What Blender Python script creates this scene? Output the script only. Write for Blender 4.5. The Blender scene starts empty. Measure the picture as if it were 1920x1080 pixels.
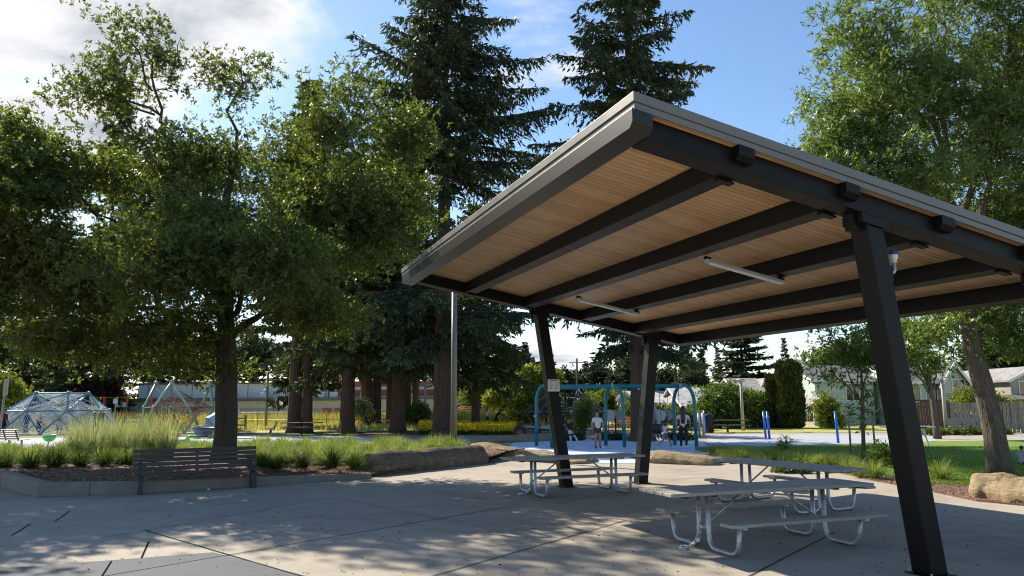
import bpy, bmesh, math, random
import numpy as np
from mathutils import Vector, Matrix
random.seed(7)
RNG = np.random.default_rng(11)
rad = math.radians
SC = bpy.context.scene
COL = SC.collection

# ------------------------------------------------------------------ camera
FPX, PIT, ROL, CH = 1406.753, rad(8.73), rad(-0.35), 1.876
_F = np.array([0, math.cos(PIT), math.sin(PIT)])
_U = np.array([0, -math.sin(PIT), math.cos(PIT)])
_X = np.array([1.0, 0, 0])
_X2 = math.cos(ROL) * _X + math.sin(ROL) * _U
_U2 = -math.sin(ROL) * _X + math.cos(ROL) * _U
def _ray(px, py): return _F + (px - 960) / FPX * _X2 + (540 - py) / FPX * _U2
def G(px, py, z=0.0):
    d = _ray(px, py); t = (z - CH) / d[2]
    return Vector((d[0] * t, d[1] * t, z))
def A(px, py, Y):
    d = _ray(px, py); t = Y / d[1]
    return Vector((d[0] * t, Y, d[2] * t + CH))
def GX(px, Y, z=0.0):
    """ground position in the column px at the distance Y"""
    p = A(px, 756, Y); return Vector((p.x, Y, z))
cam_d = bpy.data.cameras.new("camera"); cam = bpy.data.objects.new("camera", cam_d); COL.objects.link(cam)
cam_d.sensor_width = 36; cam_d.lens = 36 * FPX / 1920
cam_d.clip_start = 0.1; cam_d.clip_end = 3000
cam.matrix_world = Matrix(((_X2[0], _U2[0], -_F[0], 0), (_X2[1], _U2[1], -_F[1], 0), (_X2[2], _U2[2], -_F[2], CH), (0, 0, 0, 1)))
SC.camera = cam

# ------------------------------------------------------------------ node helpers
class NT:
    def __init__(s, nt): s.nt = nt; nt.nodes.clear()
    def n(s, t, ins=None, **kw):
        x = s.nt.nodes.new(t)
        for k, v in kw.items(): setattr(x, k, v)
        for k, v in (ins or {}).items(): s.put(x, k, v)
        return x
    def put(s, x, k, v):
        sock = x.inputs[k]
        if isinstance(v, tuple) and len(v) == 2 and hasattr(v[0], 'outputs'): s.nt.links.new(v[0].outputs[v[1]], sock)
        elif hasattr(v, 'outputs'): s.nt.links.new(v.outputs[0], sock)
        else: sock.default_value = v
    def math(s, op, a, b=0.0, clamp=False):
        x = s.n('ShaderNodeMath', operation=op, use_clamp=clamp); s.put(x, 0, a); s.put(x, 1, b); return x
    def mixc(s, f, a, b, bt='MIX'):
        x = s.n('ShaderNodeMix', data_type='RGBA', blend_type=bt); s.put(x, 0, f); s.put(x, 6, a); s.put(x, 7, b); return (x, 2)
    def ramp(s, f, *stops):
        x = s.n('ShaderNodeValToRGB'); s.put(x, 0, f)
        e = x.color_ramp.elements
        while len(e) < len(stops): e.new(0.5)
        for i, (p, c) in enumerate(stops):
            e[i].position = p; e[i].color = c if len(c) == 4 else (*c, 1)
        return (x, 0)
def c4(c): return (c[0], c[1], c[2], 1)
def mul(c, k): return tuple(min(1, x * k) for x in c)
MATS = {}
def newmat(name):
    m = bpy.data.materials.new(name); m.use_nodes = True
    return m, NT(m.node_tree)
def M(name, col, rough=0.6, var=0.18, scale=6, bump=0.15, bscale=None, metal=0.0, stretch=(1, 1, 1), spec=0.5, col2=None, speck=0.0, dist=0.01, island=0.0):
    if name in MATS: return MATS[name]
    m, t = newmat(name)
    tc = t.n('ShaderNodeTexCoord')
    mp = t.n('ShaderNodeMapping', {'Vector': (tc, 'Object'), 'Scale': stretch})
    n1 = t.n('ShaderNodeTexNoise', {'Vector': mp, 'Scale': scale, 'Detail': 6.0, 'Roughness': 0.6})
    a, b = (mul(col, 1 - var), mul(col, 1 + var)) if col2 is None else (col, col2)
    base = t.ramp((n1, 0), (0.3, a), (0.7, b))
    if speck:
        n3 = t.n('ShaderNodeTexNoise', {'Vector': mp, 'Scale': scale * 14, 'Detail': 3.0})
        base = t.mixc(t.math('MULTIPLY', t.math('GREATER_THAN', (n3, 0), 0.62), speck), base, c4(mul(col, 0.45)))
    if island:
        g = t.n('ShaderNodeNewGeometry')
        base = t.mixc(1.0, base, t.ramp((g, 'Random Per Island'), (0, (1 - island,) * 3), (1, (1 + island,) * 3)), 'MULTIPLY')
    n2 = t.n('ShaderNodeTexNoise', {'Vector': mp, 'Scale': bscale or scale * 6, 'Detail': 4.0})
    bs = t.n('ShaderNodeBsdfPrincipled', {'Base Color': base, 'Roughness': rough, 'Metallic': metal, 'Specular IOR Level': spec})
    if bump:
        bp = t.n('ShaderNodeBump', {'Height': (n2, 0), 'Strength': bump, 'Distance': dist}); t.put(bs, 'Normal', bp)
        rr = t.n('ShaderNodeMapRange', {'Value': (n1, 0), 'To Min': max(0, rough - 0.12), 'To Max': min(1, rough + 0.12)}); t.put(bs, 'Roughness', rr)
    o = t.n('ShaderNodeOutputMaterial', {'Surface': bs})
    MATS[name] = m; return m
def LEAF(name, lo, hi, trans=0.4, tcol=None, rough=0.5, spec=0.3):
    """foliage: every leaf its own tint, some light let through"""
    m, t = newmat(name)
    g = t.n('ShaderNodeNewGeometry')
    tc = t.n('ShaderNodeTexCoord')
    n1 = t.n('ShaderNodeTexNoise', {'Vector': (tc, 'Object'), 'Scale': 0.9, 'Detail': 2.0})
    f = t.math('ADD', t.math('MULTIPLY', (g, 'Random Per Island'), 0.7), t.math('MULTIPLY', t.math('SUBTRACT', (n1, 0), 0.35), 0.9), True)
    base = t.ramp(f, (0, lo), (0.6, tuple((a + b) / 2 for a, b in zip(lo, hi))), (1, hi))
    bs = t.n('ShaderNodeBsdfPrincipled', {'Base Color': base, 'Roughness': rough, 'Specular IOR Level': spec})
    k = tcol or (1.5, 1.55, 0.7)
    tb = t.n('ShaderNodeBsdfTranslucent', {'Color': t.mixc(1.0, base, c4(k), 'MULTIPLY')})
    mx = t.n('ShaderNodeMixShader', {0: trans, 1: bs, 2: tb})
    t.n('ShaderNodeOutputMaterial', {'Surface': mx}); return m

# ------------------------------------------------------------------ mesh builder
class MB:
    def __init__(s): s.v = []; s.f = []; s.mi = []; s.sm = []
    def add(s, vs, fs, mi=0, smooth=False):
        b = len(s.v); s.v += [tuple(x) for x in vs]
        for f in fs: s.f.append(tuple(i + b for i in f)); s.mi.append(mi); s.sm.append(smooth)
        return s
    def hexa(s, p, mi=0):      # p: 4 bottom (ccw from above), 4 top
        return s.add(p, [(3, 2, 1, 0), (4, 5, 6, 7), (0, 1, 5, 4), (1, 2, 6, 5), (2, 3, 7, 6), (3, 0, 4, 7)], mi)
    def box(s, c, size, rz=0.0, mi=0, rot=None):
        hx, hy, hz = (x / 2 for x in size)
        R = rot or Matrix.Rotation(rz, 3, 'Z')
        c = Vector(c)
        return s.hexa([c + R @ Vector(q) for q in ((-hx, -hy, -hz), (hx, -hy, -hz), (hx, hy, -hz), (-hx, hy, -hz), (-hx, -hy, hz), (hx, -hy, hz), (hx, hy, hz), (-hx, hy, hz))], mi)
    def bar(s, a, b, w, h=None, mi=0, up=(0, 0, 1)):   # rectangular bar from a to b
        a, b = Vector(a), Vector(b); d = (b - a).normalized(); h = h or w
        r = d.cross(Vector(up))
        if r.length < 1e-3: r = d.cross(Vector((1, 0, 0)))
        r.normalize(); u = r.cross(d)
        q = [(-r * w - u * h) / 2, (r * w - u * h) / 2, (r * w + u * h) / 2, (-r * w + u * h) / 2]
        return s.hexa([a + x for x in q] + [b + x for x in q], mi)
    def tube(s, pts, r, n=8, mi=0, cap=True, smooth=True):
        pts = [Vector(p) for p in pts]; k = len(pts)
        rs = r if hasattr(r, '__len__') else [r] * k
        vs = []; ref = None
        for i, p in enumerate(pts):
            d = (pts[min(i + 1, k - 1)] - pts[max(i - 1, 0)])
            d = d.normalized() if d.length > 1e-9 else Vector((0, 0, 1))
            if ref is None:
                ref = d.cross(Vector((0, 0, 1)))
                if ref.length < 1e-2: ref = d.cross(Vector((1, 0, 0)))
            ref = (ref - d * ref.dot(d)); ref = ref.normalized() if ref.length > 1e-6 else d.orthogonal().normalized()
            w = d.cross(ref)
            for j in range(n):
                a = 2 * math.pi * j / n; vs.append(p + (ref * math.cos(a) + w * math.sin(a)) * rs[i])
        fs = [(i * n + j, i * n + (j + 1) % n, (i + 1) * n + (j + 1) % n, (i + 1) * n + j) for i in range(k - 1) for j in range(n)]
        s.add(vs, fs, mi, smooth)
        if cap:
            b = len(s.v) - k * n
            s.f.append(tuple(b + j for j in range(n))[::-1]); s.mi.append(mi); s.sm.append(False)
            s.f.append(tuple(b + (k - 1) * n + j for j in range(n))); s.mi.append(mi); s.sm.append(False)
        return s
    def ball(s, c, r, n=10, m=7, mi=0, sq=(1, 1, 1)):
        c = Vector(c); vs = [c + Vector((0, 0, -r * sq[2]))]
        for i in range(1, m):
            th = math.pi * i / m
            for j in range(n):
                a = 2 * math.pi * j / n
                vs.append(c + Vector((r * sq[0] * math.sin(th) * math.cos(a), r * sq[1] * math.sin(th) * math.sin(a), -r * sq[2] * math.cos(th))))
        vs.append(c + Vector((0, 0, r * sq[2])))
        fs = [(0, 1 + (j + 1) % n, 1 + j) for j in range(n)]
        for i in range(m - 2):
            for j in range(n): fs.append((1 + i * n + j, 1 + i * n + (j + 1) % n, 1 + (i + 1) * n + (j + 1) % n, 1 + (i + 1) * n + j))
        L = len(vs) - 1
        fs += [(L, 1 + (m - 2) * n + j, 1 + (m - 2) * n + (j + 1) % n) for j in range(n)]
        return s.add(vs, fs, mi, True)
    def lathe(s, prof, c=(0, 0, 0), n=16, mi=0):
        c = Vector(c); k = len(prof)
        vs = [c + Vector((r * math.cos(2 * math.pi * j / n), r * math.sin(2 * math.pi * j / n), z)) for r, z in prof for j in range(n)]
        fs = [(i * n + j, i * n + (j + 1) % n, (i + 1) * n + (j + 1) % n, (i + 1) * n + j) for i in range(k - 1) for j in range(n)]
        return s.add(vs, fs, mi, True)
    def poly(s, pts, mi=0): return s.add(pts, [tuple(range(len(pts)))], mi)
    def prism(s, pts, z0, z1, mi=0):      # pts ccw xy
        n = len(pts); vs = [(p[0], p[1], z0) for p in pts] + [(p[0], p[1], z1) for p in pts]
        return s.add(vs, [tuple(range(n))[::-1], tuple(range(n, 2 * n))] + [(i, (i + 1) % n, n + (i + 1) % n, n + i) for i in range(n)], mi)
    def build(s, name, mat, parent=None, origin=(0, 0, 0), bevel=0.0, fix=True):
        me = bpy.data.meshes.new(name); o = Vector(origin)
        me.from_pydata([(x[0] - o.x, x[1] - o.y, x[2] - o.z) for x in s.v], [], s.f)
        for m in (mat if isinstance(mat, (list, tuple)) else [mat]): me.materials.append(m)
        me.polygons.foreach_set('material_index', s.mi); me.polygons.foreach_set('use_smooth', s.sm)
        if fix:
            bm = bmesh.new(); bm.from_mesh(me); bmesh.ops.recalc_face_normals(bm, faces=bm.faces); bm.to_mesh(me); bm.free()
        me.update()
        ob = bpy.data.objects.new(name, me); COL.objects.link(ob)
        if parent is not None: ob.parent = parent
        else: ob.location = o
        if bevel:
            b = ob.modifiers.new('edge', 'BEVEL'); b.width = bevel; b.segments = 2; b.limit_method = 'ANGLE'; b.angle_limit = rad(40)
        return ob
def tag(o, label, cat, group=None):
    o['label'] = label; o['category'] = cat
    if group: o['group'] = group
    return o
def struct(o, kind='structure'): o['kind'] = kind; return o
def thing(name, label, cat, loc=(0, 0, 0), rz=0.0, group=None):
    o = bpy.data.objects.new(name, None); COL.objects.link(o); o.empty_display_size = 0.3
    o.location = loc; o.rotation_euler = (0, 0, rz); return tag(o, label, cat, group)
def dup(root, loc, rz=0.0, label=None, group=None, scale=None):
    r = root.copy(); COL.objects.link(r); r.location = loc; r.rotation_euler = (0, 0, rz)
    if scale is not None: r.scale = scale if hasattr(scale, '__len__') else (scale,) * 3
    if label: r['label'] = label
    if group: r['group'] = group
    for ch in list(root.children):
        c = ch.copy(); COL.objects.link(c); c.parent = r
        for g in ch.children:
            d = g.copy(); COL.objects.link(d); d.parent = c
    return r
# fast path for foliage: arrays of quads
def quads(name, V, mat, parent=None, mi=None, tri=False):
    V = np.asarray(V, np.float32); k = V.shape[1]; n = V.shape[0]
    me = bpy.data.meshes.new(name); me.vertices.add(n * k); me.vertices.foreach_set('co', V.reshape(-1))
    me.loops.add(n * k); me.loops.foreach_set('vertex_index', np.arange(n * k, dtype=np.int32))
    me.polygons.add(n); me.polygons.foreach_set('loop_start', np.arange(0, n * k, k, dtype=np.int32))
    me.polygons.foreach_set('loop_total', np.full(n, k, np.int32))
    for m in (mat if isinstance(mat, (list, tuple)) else [mat]): me.materials.append(m)
    if mi is not None: me.polygons.foreach_set('material_index', np.asarray(mi, np.int32))
    me.update(calc_edges=True)
    o = bpy.data.objects.new(name, me); COL.objects.link(o)
    if parent is not None: o.parent = parent
    return o
def nrm(a): return a / np.maximum(np.linalg.norm(a, axis=-1, keepdims=True), 1e-9)
def kites(P, D, L, W, up=0.6, rng=RNG, fold=0.0):
    """leaf blades: base P, direction D, length L, width W"""
    n = len(P); D = nrm(D)
    r = rng.normal(size=(n, 3)); r[:, 2] += up
    S = nrm(np.cross(D, r)); N = np.cross(S, D)
    L = np.broadcast_to(L, n)[:, None]; W = np.broadcast_to(W, n)[:, None]
    mid = P + D * L * 0.45 - N * L * 0.05
    return np.stack([P, mid + S * W / 2, P + D * L, mid - S * W / 2], 1)
# ------------------------------------------------------------------ world and light
SUN_AZ, SUN_EL = rad(42), rad(36.5)        # azimuth measured from +Y towards -X
sdir = Vector((-math.sin(SUN_AZ) * math.cos(SUN_EL), math.cos(SUN_AZ) * math.cos(SUN_EL), math.sin(SUN_EL)))
W_ = bpy.data.worlds.new("World"); SC.world = W_; W_.use_nodes = True
t = NT(W_.node_tree)
sky = t.n('ShaderNodeTexSky', sky_type='NISHITA', sun_disc=False, sun_elevation=SUN_EL, sun_rotation=-SUN_AZ, altitude=50, air_density=1.0, dust_density=0.3, ozone_density=2.0)
tc = t.n('ShaderNodeTexCoord')
sep = t.n('ShaderNodeSeparateXYZ', {0: (tc, 'Generated')})
den = t.math('ADD', (sep, 2), 0.18)
cx = t.math('DIVIDE', (sep, 0), den); cy = t.math('DIVIDE', (sep, 1), den)
cv = t.n('ShaderNodeCombineXYZ', {0: cx, 1: cy, 2: 0.0})
nz = t.n('ShaderNodeTexNoise', {'Vector': cv, 'Scale': 1.9, 'Detail': 9.0, 'Roughness': 0.56, 'Distortion': 0.25})
mask = None
def blob(px, py, width, amp):
    global mask
    d = Vector(_ray(px, py)).normalized()
    dt = t.n('ShaderNodeVectorMath', {0: (tc, 'Generated'), 1: tuple(d)}, operation='DOT_PRODUCT')
    mr = t.n('ShaderNodeMapRange', {'Value': (dt, 'Value'), 'From Min': math.cos(rad(width)), 'From Max': 1.0, 'To Min': 0.0, 'To Max': amp}, interpolation_type='SMOOTHSTEP')
    mask = mr if mask is None else t.math('MAXIMUM', mask, mr)
for b in ((60, 40, 15, 0.30), (420, 0, 10, 0.24), (-250, 150, 20, 0.30), (1010, 50, 9, 0.17), (480, 40, 8, 0.2), (560, 420, 10, 0.10), (640, 140, 6, 0.10), (1450, 650, 9, 0.10), (1000, 690, 12, 0.13)): blob(*b)
hor = t.n('ShaderNodeMapRange', {'Value': (sep, 2), 'From Min': 0.0, 'From Max': 0.2, 'To Min': 0.05, 'To Max': -0.05})
dens = t.math('ADD', t.math('ADD', (nz, 0), mask), hor)
alpha = t.n('ShaderNodeMapRange', {'Value': dens, 'From Min': 0.60, 'From Max': 0.74, 'To Min': 0.0, 'To Max': 1.0}, interpolation_type='SMOOTHSTEP')
thick = t.n('ShaderNodeMapRange', {'Value': dens, 'From Min': 0.69, 'From Max': 0.90, 'To Min': 0.0, 'To Max': 1.0}, interpolation_type='SMOOTHSTEP')
ccol = t.mixc(thick, (5.3, 5.35, 5.45, 1), (2.2, 2.45, 2.9, 1))
hs = t.n('ShaderNodeHueSaturation', {'Saturation': 1.08, 'Value': 1.0, 'Color': (sky, 0)})
sc_ = t.mixc(alpha, hs, ccol)
bg = t.n('ShaderNodeBackground', {'Color': sc_, 'Strength': 0.094})
t.n('ShaderNodeOutputWorld', {'Surface': bg})
sl = bpy.data.lights.new("sun", 'SUN'); sl.energy = 4.6; sl.angle = rad(0.5); sl.color = (1.0, 0.90, 0.74)
so = bpy.data.objects.new("sun", sl); COL.objects.link(so); so.location = (-30, 40, 60)
so.rotation_euler = (-sdir).to_track_quat('-Z', 'Y').to_euler()
SC.view_settings.view_transform = 'Standard'; SC.view_settings.look = 'None'; SC.view_settings.exposure = 1.04; SC.view_settings.gamma = 1
cy_ = SC.cycles
cy_.max_bounces = 6; cy_.diffuse_bounces = 3; cy_.glossy_bounces = 2; cy_.transmission_bounces = 3; cy_.transparent_max_bounces = 4
cy_.caustics_reflective = False; cy_.caustics_refractive = False; cy_.use_denoising = True; SC.cycles.filter_width = 1.1

# ------------------------------------------------------------------ materials
BLACK = M('black_steel', (0.0075, 0.007, 0.0068), 0.45, 0.12, 3, 0.05, 60, spec=0.18)
FASC = M('painted_fascia', (0.145, 0.142, 0.13), 0.42, 0.05, 2, 0.04, 40)
BRONZE = M('gutter_bronze', (0.017, 0.0155, 0.014), 0.36, 0.1, 3, 0.0, spec=0.38)
ROOFM = M('roof_metal', (0.30, 0.30, 0.29), 0.4, 0.08, 2, 0.05)
GALV = M('galvanised_steel', (0.46, 0.475, 0.49), 0.48, 0.28, 22, 0.08, 60, metal=0.75)
TABW = M('grey_table_boards', (0.32, 0.305, 0.27), 0.6, 0.25, 5, 0.25, 30, stretch=(1, 9, 9))
BENW = M('dark_bench_boards', (0.055, 0.047, 0.041), 0.6, 0.25, 5, 0.25, 30, stretch=(1, 9, 9))
NAVY = M('dark_bench_steel', (0.02, 0.024, 0.032), 0.5, 0.1, 5, 0.05)
KERB = M('kerb_concrete', (0.205, 0.19, 0.168), 0.9, 0.16, 3, 0.25, 60, speck=0.25)
BARK = M('oak_bark', (0.055, 0.043, 0.033), 0.95, 0.5, 9, 1.0, 14, stretch=(2.2, 2.2, 0.35), dist=0.05)
FIRB = M('fir_bark', (0.098, 0.058, 0.038), 0.95, 0.5, 6, 1.0, 9, stretch=(2.2, 2.2, 0.22), dist=0.08)
ASHB = M('ash_bark', (0.115, 0.092, 0.068), 0.95, 0.45, 12, 1.0, 18, stretch=(2.4, 2.4, 0.4), dist=0.05)
DKB = M('dark_bark', (0.04, 0.032, 0.027), 0.95, 0.4, 8, 0.8, 14, stretch=(2, 2, 0.3), dist=0.05)
TEAL = M('teal_paint', (0.006, 0.165, 0.205), 0.3, 0.06, 3, 0.0)
BLUE = M('blue_paint', (0.012, 0.16, 0.70), 0.3, 0.06, 3, 0.0)
DOMEB = M('dome_blue_paint', (0.10, 0.28, 0.38), 0.4, 0.1, 3, 0.0)
SAGE = M('sage_green_paint', (0.24, 0.38, 0.28), 0.4, 0.08, 3, 0.0)
HUB = M('grey_hub', (0.22, 0.25, 0.28), 0.45, 0.1, 3, 0.0)
ROPE = M('pale_rope', (0.62, 0.67, 0.72), 0.8, 0.15, 6, 0.0)
ROPD = M('dark_red_rope', (0.13, 0.05, 0.05), 0.8, 0.25, 6, 0.0)
ROPK = M('dark_rope', (0.05, 0.055, 0.06), 0.7, 0.25, 6, 0.0)
POLE = M('pole_brown_grey', (0.20, 0.185, 0.155), 0.5, 0.1, 3, 0.05)
POLL = M('pole_pale', (0.36, 0.34, 0.29), 0.6, 0.12, 3, 0.05)
WHITE = M('white_paint', (0.74, 0.74, 0.72), 0.5, 0.05, 3, 0.0)
LENS = M('lamp_diffuser', (0.72, 0.73, 0.72), 0.35, 0.03, 3, 0.0)
GREYP = M('light_grey_plastic', (0.42, 0.45, 0.50), 0.4, 0.06, 3, 0.0)
GREENP = M('green_plastic', (0.06, 0.42, 0.10), 0.4, 0.06, 3, 0.0)
DKP = M('dark_blue_plastic', (0.06, 0.07, 0.10), 0.4, 0.1, 3, 0.0)
BLK = M('black_plastic', (0.015, 0.015, 0.016), 0.5, 0.1, 3, 0.0)
ORNG = M('orange_net', (0.62, 0.20, 0.06), 0.7, 0.15, 3, 0.0)
REDC = M('red_plastic', (0.65, 0.05, 0.03), 0.6, 0.1, 3, 0.0)
YELP = M('yellow_plastic', (0.75, 0.50, 0.02), 0.6, 0.1, 3, 0.0)
DKWOOD = M('dark_table_boards', (0.07, 0.06, 0.05), 0.6, 0.2, 5, 0.2, 30, stretch=(1, 8, 8))
WEATH = M('weathered_boards', (0.25, 0.235, 0.205), 0.9, 0.25, 4, 0.3, 30, stretch=(8, 8, 0.7), island=0.15)
BROWNF = M('brown_boards', (0.13, 0.075, 0.045), 0.9, 0.25, 4, 0.3, 30, stretch=(8, 8, 0.7), island=0.15)
RAILW = M('rail_wood', (0.25, 0.18, 0.10), 0.9, 0.25, 4, 0.3, 30)
GLASS = M('window_glass', (0.03, 0.035, 0.04), 0.08, 0.1, 2, 0.0, spec=0.9)
BLADE = LEAF('low_grass_blades', (0.09, 0.15, 0.035), (0.37, 0.42, 0.15), 0.42, (1.3, 1.3, 0.6), .7, .08)
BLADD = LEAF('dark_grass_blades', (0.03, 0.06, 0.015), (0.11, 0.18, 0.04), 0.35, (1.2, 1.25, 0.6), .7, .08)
TALLB = LEAF('tall_grass_blades', (0.20, 0.24, 0.10), (0.54, 0.58, 0.32), 0.42, (1.1, 1.1, 0.8), .7, .08)
DRYB = LEAF('dry_grass_blades', (0.32, 0.32, 0.08), (0.60, 0.56, 0.18), 0.3, (1.1, 1.0, 0.6))
YELF = LEAF('yellow_petals', (0.70, 0.50, 0.01), (0.92, 0.76, 0.04), 0.25, (1.1, 1.0, 0.5))
OAKL = LEAF('oak_leaves', (0.042, 0.068, 0.028), (0.14, 0.178, 0.052), 0.5, (1.9, 1.85, 0.5), .45, .4)
ASHL = LEAF('ash_leaves', (0.068, 0.108, 0.036), (0.19, 0.245, 0.075), 0.48, (1.6, 1.65, 0.6), .4, .5)
FIRL = LEAF('fir_needles', (0.024, 0.040, 0.022), (0.085, 0.110, 0.048), 0.24, (1.4, 1.4, 0.7))
CEDL = LEAF('cedar_sprays', (0.042, 0.058, 0.024), (0.13, 0.155, 0.058), 0.28, (1.4, 1.4, 0.7))
BGL = LEAF('bush_leaves', (0.045, 0.085, 0.02), (0.16, 0.22, 0.05), 0.35, (1.5, 1.6, 0.6))
YGL = LEAF('yellow_green_leaves', (0.10, 0.13, 0.02), (0.28, 0.32, 0.05), 0.35, (1.4, 1.4, 0.5))
HEDL = LEAF('hedge_sprays', (0.022, 0.042, 0.012), (0.10, 0.125, 0.03), 0.15, (1.3, 1.3, 0.6))
PLUM = LEAF('plum_leaves', (0.02, 0.010, 0.018), (0.06, 0.03, 0.045), 0.25, (1.4, 0.9, 1.0))
CHIP = M('bark_chips', (0.27, 0.15, 0.095), 0.95, 0.3, 8, 0.0, island=0.6)

def concrete(name, col, dark=0.0):
    m, t = newmat(name); tc = t.n('ShaderNodeTexCoord'); o = (tc, 'Object')
    big = t.n('ShaderNodeTexNoise', {'Vector': o, 'Scale': 0.35, 'Detail': 5.0, 'Roughness': 0.6})
    mid = t.n('ShaderNodeTexNoise', {'Vector': o, 'Scale': 2.2, 'Detail': 6.0, 'Roughness': 0.65})
    fine = t.n('ShaderNodeTexNoise', {'Vector': o, 'Scale': 55.0, 'Detail': 3.0})
    vo = t.n('ShaderNodeTexVoronoi', {'Vector': o, 'Scale': 2.6, 'Randomness': 1.0})
    vo2 = t.n('ShaderNodeTexVoronoi', {'Vector': o, 'Scale': 9.0, 'Randomness': 1.0})
    f = t.math('ADD', t.math('MULTIPLY', (big, 0), 0.5), t.math('MULTIPLY', (mid, 0), 0.5))
    base = t.ramp(f, (0.32, mul(col, 0.70)), (0.5, col), (0.68, mul(col, 1.18)))
    base = t.mixc(0.35, base, t.ramp((fine, 0), (0.3, (0.62,) * 3), (0.7, (1.25,) * 3)), 'MULTIPLY')
    spot = t.math('LESS_THAN', (vo, 'Distance'), t.math('MULTIPLY', t.math('SUBTRACT', (mid, 0), 0.46), 0.26))
    base = t.mixc(t.math('MULTIPLY', spot, 0.6), base, c4(mul(col, 0.28)))
    spot2 = t.math('LESS_THAN', (vo2, 'Distance'), t.math('MULTIPLY', t.math('SUBTRACT', (big, 0), 0.5), 0.35))
    base = t.mixc(t.math('MULTIPLY', spot2, 0.5), base, c4(mul(col, 0.4)))
    bp = t.n('ShaderNodeBump', {'Height': (fine, 0), 'Strength': 0.25, 'Distance': 0.006})
    r = t.n('ShaderNodeMapRange', {'Value': (mid, 0), 'To Min': 0.78, 'To Max': 0.98})
    bs = t.n('ShaderNodeBsdfPrincipled', {'Base Color': base, 'Roughness': r, 'Normal': bp, 'Specular IOR Level': 0.15})
    t.n('ShaderNodeOutputMaterial', {'Surface': bs}); return m
CONC = concrete('plaza_concrete', (0.37, 0.33, 0.275))
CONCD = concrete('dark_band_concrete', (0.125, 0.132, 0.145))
PATHM = concrete('path_concrete', (0.42, 0.41, 0.39))
JOINT = M('joint_dark', (0.05, 0.045, 0.04), 1.0, 0.2, 4, 0.0, spec=0.0)
SLOT = M('slot_filler', (0.02, 0.02, 0.022), 1.0, 0.1, 4, 0.0, spec=0.0)
PADM = M('blue_rubber', (0.48, 0.58, 0.74), 0.85, 0.16, 1.2, 0.2, 80, speck=0.12)
PADL = M('pale_blue_rubber', (0.46, 0.52, 0.60), 0.85, 0.16, 1.2, 0.2, 80, speck=0.12)
COURT = M('court_asphalt', (0.36, 0.38, 0.43), 0.85, 0.08, 1.5, 0.15, 80)
LINEW = M('white_line', (0.62, 0.63, 0.64), 0.8, 0.1, 4, 0.0)
MULCH = M('mulch', (0.165, 0.088, 0.056), 0.95, 0.5, 14, 1.0, 40, dist=0.04)

def rockmat(name, col, crack=0.9):
    m, t = newmat(name); tc = t.n('ShaderNodeTexCoord'); o = (tc, 'Object')
    n1 = t.n('ShaderNodeTexNoise', {'Vector': o, 'Scale': 2.4, 'Detail': 8.0, 'Roughness': 0.65}); n2 = t.n('ShaderNodeTexNoise', {'Vector': o, 'Scale': 26.0, 'Detail': 5.0, 'Roughness': 0.7})
    mp = t.n('ShaderNodeMapping', {'Vector': o, 'Scale': (1, 1, 9)}); n3 = t.n('ShaderNodeTexNoise', {'Vector': mp, 'Scale': 2.0, 'Detail': 4.0, 'Distortion': 0.5})
    dv = t.n('ShaderNodeVectorMath', {0: o, 1: (n1, 1)}, operation='ADD'); vo = t.n('ShaderNodeTexVoronoi', {'Vector': dv, 'Scale': crack}, feature='DISTANCE_TO_EDGE')
    ck = t.n('ShaderNodeMapRange', {'Value': (vo, 'Distance'), 'From Min': 0.0, 'From Max': 0.012, 'To Min': 1.0, 'To Max': 0.0})
    base = t.ramp((n1, 0), (0.3, mul(col, 0.62)), (0.5, col), (0.7, mul(col, 1.2)))
    base = t.mixc(0.6, base, t.ramp((n2, 0), (0.3, (0.55,) * 3), (0.7, (1.35,) * 3)), 'MULTIPLY'); base = t.mixc(0.5, base, t.ramp((n3, 0), (0.35, (0.65, .62, .6)), (0.65, (1.15,) * 3)), 'MULTIPLY')
    lich = t.math('MULTIPLY', t.math('GREATER_THAN', (n1, 0), 0.62), 0.35); base = t.mixc(lich, base, c4((0.30, 0.31, 0.26)))
    base = t.mixc(t.math('MULTIPLY', ck, 0.3), base, c4(mul(col, 0.22)))
    hh = t.math('SUBTRACT', t.math('ADD', (n2, 0), t.math('MULTIPLY', (n3, 0), 0.8)), t.math('MULTIPLY', ck, 0.35))
    bp = t.n('ShaderNodeBump', {'Height': hh, 'Strength': 0.9, 'Distance': 0.035})
    bs = t.n('ShaderNodeBsdfPrincipled', {'Base Color': base, 'Roughness': 0.95, 'Normal': bp, 'Specular IOR Level': 0.12}); t.n('ShaderNodeOutputMaterial', {'Surface': bs}); return m
SAND = rockmat('sandstone', (0.34, 0.265, 0.165)); BASALT = rockmat('dark_stone', (0.165, 0.135, 0.10), 0.7)
def grassmat(name, a, b, sc=0.5):
    m, t = newmat(name); tc = t.n('ShaderNodeTexCoord'); o = (tc, 'Object')
    n1 = t.n('ShaderNodeTexNoise', {'Vector': o, 'Scale': sc, 'Detail': 5.0})
    n2 = t.n('ShaderNodeTexNoise', {'Vector': o, 'Scale': 28.0, 'Detail': 4.0, 'Roughness': 0.7})
    base = t.ramp((n1, 0), (0.3, a), (0.7, b))
    base = t.mixc(0.7, base, t.ramp((n2, 0), (0.3, (0.5,) * 3), (0.7, (1.45,) * 3)), 'MULTIPLY')
    bp = t.n('ShaderNodeBump', {'Height': (n2, 0), 'Strength': 0.9, 'Distance': 0.05})
    bs = t.n('ShaderNodeBsdfPrincipled', {'Base Color': base, 'Roughness': 0.8, 'Normal': bp, 'Specular IOR Level': 0.15})
    t.n('ShaderNodeOutputMaterial', {'Surface': bs}); return m
LAWN = grassmat('lawn_turf', (0.15, 0.25, 0.04), (0.22, 0.31, 0.055))
FIELD = grassmat('dry_field', (0.36, 0.36, 0.10), (0.50, 0.47, 0.15), 0.25)
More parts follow.
